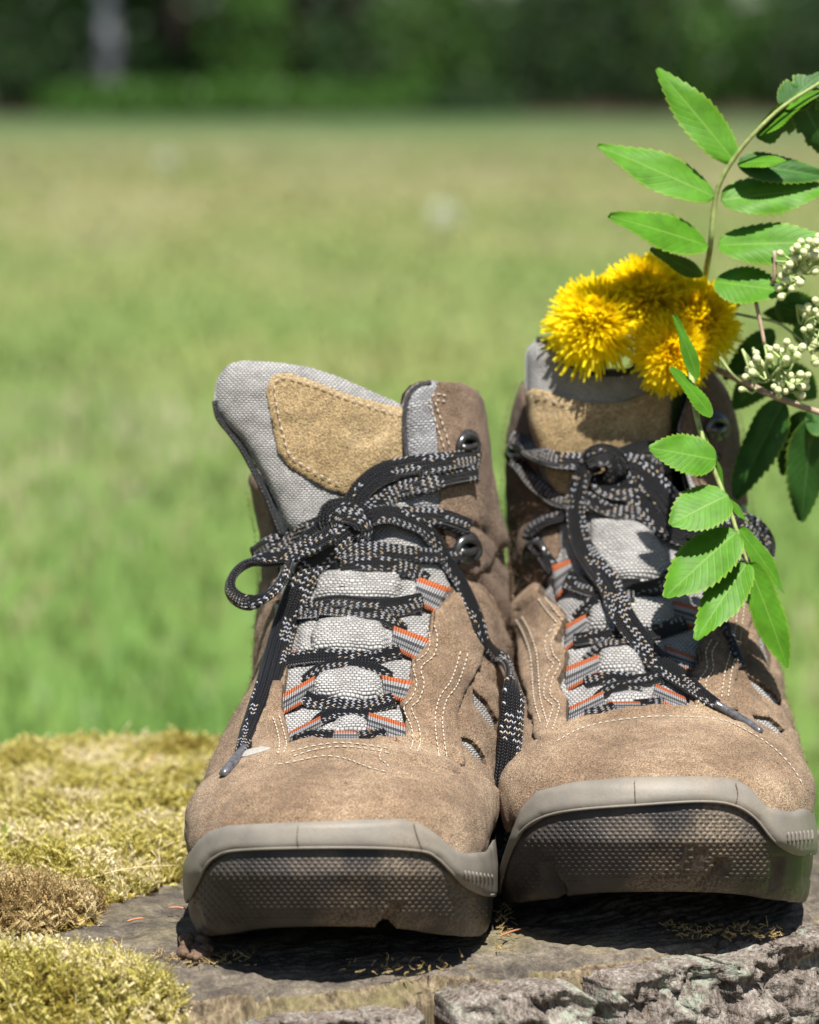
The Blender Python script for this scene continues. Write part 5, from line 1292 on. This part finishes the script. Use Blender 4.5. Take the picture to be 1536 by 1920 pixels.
# ================================================================== ROWAN
def m_leaf(name, top, vein):
    m, nt, b = nmat(name); uv = coord(nt, 'UV'); s = nd(nt, 'ShaderNodeSeparateXYZ'); lk(nt, uv, s.inputs[0])
    av = mth(nt, 'ABSOLUTE', s.outputs[1])
    sv = mth(nt, 'FRACT', mth(nt, 'SUBTRACT', mth(nt, 'MULTIPLY', s.outputs[0], 11.), mth(nt, 'MULTIPLY', av, 2.6)))
    sv = mth(nt, 'ABSOLUTE', mth(nt, 'SUBTRACT', sv, .5))
    vein_s = ramp(nt, sv, [(0., 1.), (.10, .35), (.2, 0.)]); mid = ramp(nt, av, [(.02, 1.), (.065, 0.)])
    c = coord(nt); n1 = noise(nt, c, 160, 3, .6); n2 = noise(nt, c, 1200, 2, .6)
    colr = mixc(nt, 1., top, ramp(nt, n1, [(.3, .8), (.7, 1.18)]), 'MULTIPLY')
    colr = mixc(nt, mth(nt, 'MULTIPLY', vein_s, .08), colr, vein); colr = mixc(nt, mth(nt, 'MULTIPLY', mid, .75), colr, vein)
    edge = ramp(nt, av, [(.88, 0.), (1., .45)]); colr = mixc(nt, edge, colr, (.32, .42, .05))
    h = mth(nt, 'SUBTRACT', mth(nt, 'MULTIPLY', n2, .3), mth(nt, 'MULTIPLY', mth(nt, 'MAXIMUM', vein_s, mid), .45))
    setb(b, Base_Color=colr, Roughness=.48, Normal=bump(nt, h, .35, .0004)); b.inputs['Specular IOR Level'].default_value = .22
    t = nd(nt, 'ShaderNodeBsdfTranslucent'); tc_ = mixc(nt, .5, colr, (.20, .42, .015)); lk(nt, tc_, t.inputs[0]); mx = nd(nt, 'ShaderNodeMixShader'); mx.inputs[0].default_value = .30
    lk(nt, b.outputs[0], mx.inputs[1]); lk(nt, t.outputs[0], mx.inputs[2]); lk(nt, mx.outputs[0], nt.nodes['Material Output'].inputs[0])
    return m
M['leaf'] = m_leaf('rowan_leaf', (.082, .235, .014), (.17, .33, .05))
M['leaf_b'] = m_leaf('shaded_rowan_leaf', (.04, .125, .022), (.10, .22, .06))  # same leaf with shade put into its colour, for the dark leaflets
M['twig'] = m_plain('rowan_twig', (.34, .25, .18), .7, .3, 0, 250, .4, .3)
M['rachis'] = m_plain('leaf_stalk', (.27, .32, .11), .55, .4, 0, 250, .3, .35)
def leaflet(parent, base, tip, wid, mat='leaf', up=None, fold=.05, bend=.12, seed=0, bites=0, name='leaflet', teeth=13, blunt=.55, roll=0.):
    """serrated leaflet from base to tip (cm), its upper face towards `up`"""
    base, tip = np.array(base, float), np.array(tip, float); ax = tip - base; Ln = np.linalg.norm(ax); ax /= Ln
    up = np.array([.1, -.75, .6]) if up is None else np.array(up, float)
    nn = up - ax * (up @ ax); nn /= np.linalg.norm(nn); sd = np.cross(ax, nn)
    if roll: nn, sd = nn * math.cos(roll) + sd * math.sin(roll), sd * math.cos(roll) - nn * math.sin(roll)
    rr = random.Random(seed * 13 + 5); NU = teeth * 4; NVh = 5
    V, U = [], []
    for i in range(NU + 1):
        t = i / NU
        w_ = wid * .57 * (max(0., math.sin(math.pi * t ** .74)) ** .58 if t < 1 else 0) * (1 if t < blunt else 1 - .22 * ((t - blunt) / (1 - blunt)))
        tooth = ((t * teeth) % 1.) if t > .12 else 0
        for j in range(-NVh, NVh + 1):
            v = j / NVh; ww = w_
            ext = 0.
            if abs(j) == NVh: ww = w_ * (1 + .16 * tooth - .04) ; ext = tooth * .018 * Ln
            if bites and abs(v) > .35:
                ww *= 1 - .6 * max(0, mnoise.noise(Vector((t * 6 + seed, v * 1.2, bites)))) * 1.6
            s_ = v * ww
            h = fold * abs(s_) - fold * .9 * s_ * s_ / max(wid * .5, .01) - bend * Ln * .5 * (t - .35) ** 2 +   .018 * Ln * math.sin(t * 9 + seed + 2 * v) * abs(v) 
            V.append(base + ax * (t * Ln + ext) + sd * s_ + nn * h); U.append((t, v))
    F = []; m_ = 2 * NVh + 1
    for i in range(NU):
        for j in range(m_ - 1):
            a = i * m_ + j; F.append((a, a + 1, a + m_ + 1, a + m_))
    V = np.array(V); r = rootloc(parent)
    n = len(V); V2 = np.vstack([V, V - nn * .018])
    F2 = F + [(n + d, n + c, n + b, n + a) for a, b, c, d in F]
    return mk(name, V2, F2, M[mat], parent, uv=np.vstack([U, U]))
def pxleaf(parent, b, t, D, wpx, dt=0., **k):
    """leaflet traced as base and tip pixel at distance D (tip dt farther)"""
    B = at(b[0], b[1], D); T_ = at(t[0], t[1], D + dt); return leaflet(parent, B, T_, wpx * D / FPX, **k)
sprigR = thing('rowan_sprig', 'rowan sprig with white flower buds standing at the right behind the dandelions', 'rowan sprig', at(1310, 760, 139))
sprig_foot = at(1300, 800, 139)
def stalk(name, pts, r, mat, parent, n=30):
    P = crom([at(x, y, D) for x, y, D in pts], n); V, F, u = tube(P, np.interp(np.linspace(0, 1, n), np.linspace(0, 1, len(r)), r), 8)
    return mk(name, V, F, M[mat], parent, uv=u), P
# upright compound leaf
cl, _ = stalk('leaf_stalk', [(1300, 760, 140), (1312, 620, 139.6), (1320, 540, 138.6), (1325, 505, 136.2), (1332, 463, 133.7), (1341, 376, 133.3), (1353, 337, 133.1), (1378, 295, 132.9), (1415, 250, 132.7), (1464, 203, 132.7), (1525, 163, 132.7), (1580, 130, 132.7)], [.16, .15, .13, .12, .1, .08, .06], 'rachis', sprigR, 60)
for i, (b, t, wp, kw) in enumerate([
    ((1379, 303), (1233, 126), 66, dict(dt=.5, up=(-.1, -.8, .5))), ((1340, 368), (1122, 270), 74, dict(dt=-.2, up=(.05, -.75, .55))), ((1328, 460), (1144, 402), 66, dict(dt=-1.8, up=(.05, -.8, .5))),
    ((1352, 374), (1556, 352), 76, dict(dt=.4, up=(.1, -.7, .5), fold=.35)), ((1346, 459), (1566, 452), 76, dict(dt=-.8, up=(.1, -.75, .5), fold=.3)),
    ((1340, 527), (1480, 546), 72, dict(dt=-1.2, up=(.1, -.75, .5))), ((1318, 517), (1218, 468), 52, dict(dt=.6, mat='leaf_b', up=(-.1, -.4, -.6))),
    ((1384, 306), (1550, 330), 56, dict(dt=.5, mat='leaf_b', up=(0, -.6, .4), fold=.5)), ((1384, 304), (1475, 300), 40, dict(dt=-.6, up=(.1, -.55, .9))),
    ((1418, 250), (1545, 196), 84, dict(dt=1.0, mat='leaf_b', up=(.2, -.5, -.5), bites=2.)), ((1420, 252), (1500, 200), 30, dict(dt=-.4, up=(-.3, -.6, .8))),
    ((1466, 200), (1540, 137.0), 60, dict(dt=.5, mat='leaf_b', up=(0, -.6, .3), bites=.6)), ((1470, 200), (1540, 170), 34, dict(dt=-.3, up=(.1, -.6, .8))),
    ((1500, 180), (1560, 300), 60, dict(dt=.8, mat='leaf_b', up=(0, -.6, -.2), bites=3.))]):
    pxleaf(cl, b, t, 133.2, wp, seed=i + 1, **kw)
# woody branch carrying the two bud clusters and the shaded leaves
br, _ = stalk('branch', [(1290, 720, 139.5), (1329, 690, 138.2), (1385, 712, 135.2), (1437, 736, 132.7), (1481, 754, 132.5), (1540, 774, 132.3), (1600, 790, 132.3)], [.17, .15, .14, .13, .12], 'twig', sprigR, 40)
stalk('branch', [(1310, 660, 140), (1365, 586, 138.8), (1412, 554, 134.5), (1447, 534, 132.5), (1453, 505, 132.3), (1452, 470, 132.3)], [.12, .12, .11, .09, .07], 'twig', sprigR, 30)
stalk('branch', [(1330, 630, 140), (1372, 570, 138.6), (1420, 536, 134.5), (1450, 520, 132.7), (1500, 500, 132.7)], [.09, .09, .08, .06, .05], 'twig', sprigR, 24)
stalk('branch', [(1415, 555, 132.5), (1425, 600, 132.3), (1434, 646, 132.1)], [.09, .08, .07], 'twig', sprigR, 12)
stalk('branch', [(1380, 588, 133.5), (1412, 595, 133.3), (1460, 606, 133.1), (1500, 636, 132.9), (1530, 660, 132.7)], [.06, .06, .06, .05, .05], 'rachis', sprigR, 20)
stalk('branch', [(1350, 670, 133.3), (1372, 700, 132.9), (1390, 716, 132.9)], [.05, .05, .05], 'rachis', sprigR, 10)
for i, (b, t, wp, kw) in enumerate([
    ((1470, 752), (1376, 936), 76, dict(dt=.8, up=(-.5, -.6, .1), fold=.5)), ((1513, 772), (1464, 892), 54, dict(dt=1.2, up=(-.3, -.6, -.2))), ((1522, 786), (1504, 980), 74, dict(dt=1., up=(.1, -.7, -.1))),
    ((1446, 690), (1376, 768), 60, dict(dt=1.5, up=(0, -.6, -.3))), ((1452, 622), (1356, 712), 48, dict(dt=1.4, up=(-.2, -.5, .1))), ((1500, 592), (1430, 590), 40, dict(dt=1.2, up=(0, -.6, -.4))),
    ((1460, 560), (1545, 610), 60, dict(dt=1.4, up=(.1, -.6, -.3))), ((1452, 690), (1530, 750), 70, dict(dt=1.6, up=(0, -.6, -.3))), ((1500, 600), (1560, 660), 60, dict(dt=1.6, up=(0, -.6, -.2))), ((1510, 790), (1560, 790), 50, dict(dt=.3, up=(0, -.6, .3)))]):
    pxleaf(br, b, t, 136., wp, mat='leaf_b', seed=30 + i, **kw)
# buds
M['bud'] = m_plain('cream_bud', (.58, .61, .33), .5, .4, 0, 500, .2, .12)
M['calyx'] = m_plain('bud_calyx', (.34, .42, .17), .6, .3, 0, 300, .2, .2)
def lathe(prof, k=10):
    V = [(r * math.cos(a), r * math.sin(a), z_) for r, z_ in prof for a in np.arange(k) * 2 * math.pi / k]
    F = [(i * k + j, i * k + (j + 1) % k, (i + 1) * k + (j + 1) % k, (i + 1) * k + j) for i in range(len(prof) - 1) for j in range(k)]
    F.append(tuple((len(prof) - 1) * k + j for j in range(k))); return V, F
bud_me = mesh_data('bud', *lathe([(.02, -.02), (.13, .03), (.185, .12), (.20, .20), (.165, .28), (.09, .34), (.02, .36)])); bud_me.materials.append(M['bud'])
cal_me = mesh_data('calyx', *lathe([(.045, -.26), (.09, -.17), (.15, -.05), (.195, .06), (.21, .15), (.19, .13)])); cal_me.materials.append(M['calyx'])
def cluster(label, centers, hub, seed):
    cl_ = bpy.data.objects.new('bud_cluster', None); COL.objects.link(cl_); cl_.parent = sprigR
    if label: cl_['label'] = label
    rr = np.random.RandomState(seed); rl = rootloc(sprigR); pe = Acc()
    for (x, y, D, outx, outy) in centers:
        p = at(x, y, D); d = nrm(np.array([outx + rr.randn() * .25, -.55 + rr.randn() * .25, outy + rr.randn() * .25])[None])[0]
        s = rr.uniform(.58, .92)
        q = Vector(d).to_track_quat('Z', 'Y').to_euler()
        for me, nm in ((cal_me, 'calyx'), (bud_me, 'bud')):
            o = bpy.data.objects.new(nm, me); COL.objects.link(o); o.parent = cl_; o.location = Vector((p - d * .15 - rl) * .01); o.rotation_euler = q; o.scale = (s, s, s)
        h = at(*hub[int(np.argmin([(x - hx) ** 2 + (y - hy) ** 2 for hx, hy, _ in hub]))])
        V, F, u = tube(crom([p - d * .36 * s, p - d * .7 + np.array([0, .1, -.05]), h], 8), [.045] * 4 + [.05] * 4, 6); pe.add(V, F, u)
    pe.mk('pedicels', M['calyx'], cl_, kind='stuff')
def lerp_b(px, py): return 1330 + px / 4.8, 380 + py / 4.8
c1 = [(830, 345), (790, 395), (885, 395), (930, 390), (965, 355), (965, 440), (740, 460), (630, 450), (825, 490), (895, 520), (725, 555), (955, 620), (655, 665), (815, 635), (620, 765), (740, 780), (645, 850), (815, 720), (700, 600), (985, 300), (1010, 400), (1020, 520), (1060, 450)]
c3 = [(955, 875), (890, 930), (955, 965), (880, 1010), (925, 1080), (845, 1140), (975, 1265), (925, 1320), (960, 1440), (1000, 1200), (1010, 1050), (1030, 1340), (1040, 900), (1050, 1130)]
c1 += [(760, 430), (850, 440), (910, 460), (770, 510), (860, 580), (700, 700), (790, 690), (960, 480), (900, 340)]
c3 += [(910, 970), (860, 960), (900, 1120), (1000, 1010), (940, 1290)]
c2 = [(450, 1440), (600, 1300), (740, 1290), (420, 1350), (350, 1500), (760, 1610), (840, 1660), (690, 1700), (620, 1690), (860, 1560), (700, 1250), (785, 1320), (650, 1330), (695, 1405), (540, 1390), (550, 1305), (425, 1400), (390, 1460), (475, 1500), (500, 1450), (385, 1530), (320, 1570), (395, 1610), (280, 1680), (730, 1550), (825, 1545), (900, 1545), (810, 1625), (870, 1600), (650, 1630), (745, 1665), (580, 1660), (630, 1745), (830, 1735), (800, 1370), (840, 1300), (880, 1660)]
rb = random.Random(9)
mkc = lambda c, D: [(*lerp_b(*p), D + rb.uniform(-.6, .6), (p[0] - np.mean([q[0] for q in c])) / 300., .35 - (p[1] - np.mean([q[1] for q in c])) / 420.) for p in c for _k in (0,)]
cluster(None, mkc(c1, 131.7), [(1452, 490, 132.3), (1470, 530, 132.5), (1495, 510, 132.5)], 1)
cluster(None, mkc(c3, 131.9), [(1494, 572, 132.5), (1505, 620, 132.7)], 2)
cluster(None, mkc(c2, 131.5), [(1434, 646, 132.1), (1412, 652, 132.1), (1460, 690, 132.1), (1392, 655, 131.9)], 3)
# ------------------------------------------------------------------ leaf hanging over the front of the boot
sprigL = thing('rowan_leaf', 'bright green rowan leaf hanging down in front of the boot laces', 'rowan leaf', at(1301, 740, 131))
rc, _ = stalk('leaf_stalk', [(1296, 700, 132.5), (1299, 730, 131), (1303, 760, 130), (1310, 795, 129.6), (1325, 845, 129.2), (1345, 897, 129), (1366, 949, 128.8), (1382, 997, 128.6), (1402, 1056, 128.4)], [.13, .13, .12, .11, .1, .09, .08, .06], 'rachis', sprigL, 50)
for i, (b, t, wp, D, kw) in enumerate([
    ((1310, 712), (1267, 590), 40, 129.6, dict(dt=-.5, up=(.75, -.6, .3))), ((1336, 780), (1260, 687), 42, 129.4, dict(dt=-.5, up=(.6, -.6, .5))),
    ((1344, 862), (1219, 838), 72, 129., dict(dt=-.6, up=(-.1, -.85, .5))), ((1366, 928), (1257, 982), 86, 128.7, dict(dt=-1.0, up=(-.1, -.75, .6), blunt=.8)), ((1383, 996), (1246, 1118), 92, 128.5, dict(dt=-1.3, up=(-.1, -.72, .65), blunt=.75)),
    ((1402, 1055), (1304, 1198), 68, 128.4, dict(dt=-1.8, up=(-.15, -.7, .6))), ((1404, 1055), (1481, 1255), 68, 128.5, dict(dt=.2, up=(.2, -.65, .6))), ((1386, 990), (1474, 1110), 50, 128.8, dict(dt=.8, up=(.45, -.6, .5))),
    ((1362, 934), (1406, 980), 22, 129., dict(dt=.8, up=(.8, -.4, .4))), ((1344, 862), (1362, 926), 22, 129.2, dict(dt=.6, up=(.85, -.35, .3))), ((1312, 800), (1344, 872), 20, 129.4, dict(dt=.4, up=(.85, -.35, .3)))]):
    pxleaf(rc, b, t, D, wp, seed=60 + i, bend=.12, **kw)
# ================================================================== SMALL LITTER ON THE STUMP
M['needle'] = m_plain('fallen_needle', (.42, .19, .10), .6, .3, 0, 200, .2, .3)
M['straw'] = m_plain('straw', (.58, .47, .27), .6, .3, 0, 200, .2, .25)
M['husk'] = m_plain('dry_husk', (.36, .23, .09), .8, .2, 0, 300, .6, .5)
M['crumb'] = m_plain('earth_crumb', (.13, .085, .06), .95, .1, 0, 250, .9, .5, .001)
def lay(px0, px1, z0, z1, r, mat, name, label, cat, group=None, sag=.03):
    a, b = ground_px(*px0, z=z0), ground_px(*px1, z=z1); m_ = (a + b) / 2 + np.array([.05, .05, sag])
    V, F, u = tube(crom([a, m_, b], 9), r * .5 * np.array([.6, .9, 1, 1, 1, 1, 1, .8, .4]), 6)
    return tag(mk(name, V, F, M[mat], None, uv=u), label, cat, group)
G = 'fallen needles on the stump'
for p0, p1, z, lab in [((243, 1455), (302, 1409), 1.5, 'longest orange needle, lying on top of the moss cushion'), ((112, 1452), (126, 1440), 1.4, 'short orange needle on the moss, nearest the top of the cushion at the left'), ((309, 1478), (328, 1492), 1.4, 'short orange needle on the moss beside the toe of the boot'),
    ((136, 1488), (146, 1476), 1.3, 'short orange needle low on the moss left of the longest needle'), ((315, 1702), (350, 1705), .25, 'orange needle on bare wood touching the boot sole'), ((239, 1727), (272, 1722), .3, 'orange needle on the bare wood between the moss and the boot'),
    ((204, 1762), (221, 1772), .3, 'orange needle on the bare wood between the two mosses'), ((936, 1756), (976, 1742), .25, 'orange needle on the wood between the two boots')]:
    lay(p0, p1, z, z, .075, 'needle', 'needle', lab, 'needle', G)
lay((130, 1657), (336, 1622), .9, 1.1, .045, 'straw', 'grass_straw', 'pale dry grass straw lying across the moss to the boot', 'straw', None, .2)
lay((0, 1548), (140, 1552), 1.2, 1.3, .07, 'straw', 'dry_stem', 'dry stem lying on the moss at the left edge', 'stem')
bl = thing('grass_shoot', 'short bright green grass blade standing in the moss at the left edge', 'grass blade', ground_px(14, 1625, .6))
V, F, u = ribbon(crom([ground_px(15, 1625, .6), ground_px(12, 1590, 1.0) + [0, -.2, .1], ground_px(10, 1550, 1.6) + [0, 0, .2]], 8), np.tile([0, -1., .2], (8, 1)), np.linspace(.2, .04, 8), .03, 6); mk('blade', V, F, M['leaf'], bl, uv=u * [.1, 1] )
cr = thing('earth_crumb', 'brown lump of earth beside the corner of the boot sole', 'lump', ground_px(365, 1800, 0))
a = Acc(); rr = np.random.RandomState(2)
for i in range(26):
    c = ground_px(rr.uniform(338, 392), rr.uniform(1782, 1812), 0) + [0, 0, .15 + .25 * rr.rand()]
    bm = bmesh.new(); bmesh.ops.create_icosphere(bm, subdivisions=2, radius=rr.uniform(.14, .34))
    V = np.array([v.co[:] for v in bm.verts]); V *= (1 + .35 * vnoise(V + i * 7, 3.2, i, 2))[:, None]; F = [[v.index for v in f.verts] for f in bm.faces]; bm.free()
    a.add(V + c, F)
a.mk('crumbs', M['crumb'], cr, kind='stuff')
# dry husks and moss bits scraped up under the boots
pos = []
for x0, x1, y0, y1, n in ((1240, 1470, 1738, 1762, 90), (930, 960, 1700, 1790, 40), (640, 900, 1800, 1830, 40), (340, 480, 1790, 1815, 60), (200, 340, 1790, 1810, 60)):
    for _ in range(n): pos.append(ground_px(rr.uniform(x0, x1), rr.uniform(y0, y1), 0) + [0, 0, .12])
pos = np.array(pos); scatter_sprigs('husk_litter', pos, np.full(len(pos), .36), rr.randn(len(pos), 3) * [2.5, 2.5, .1] - [0, 0, .9], M['moss_dry'], 77, None, np.full(len(pos), .25), 4, True)
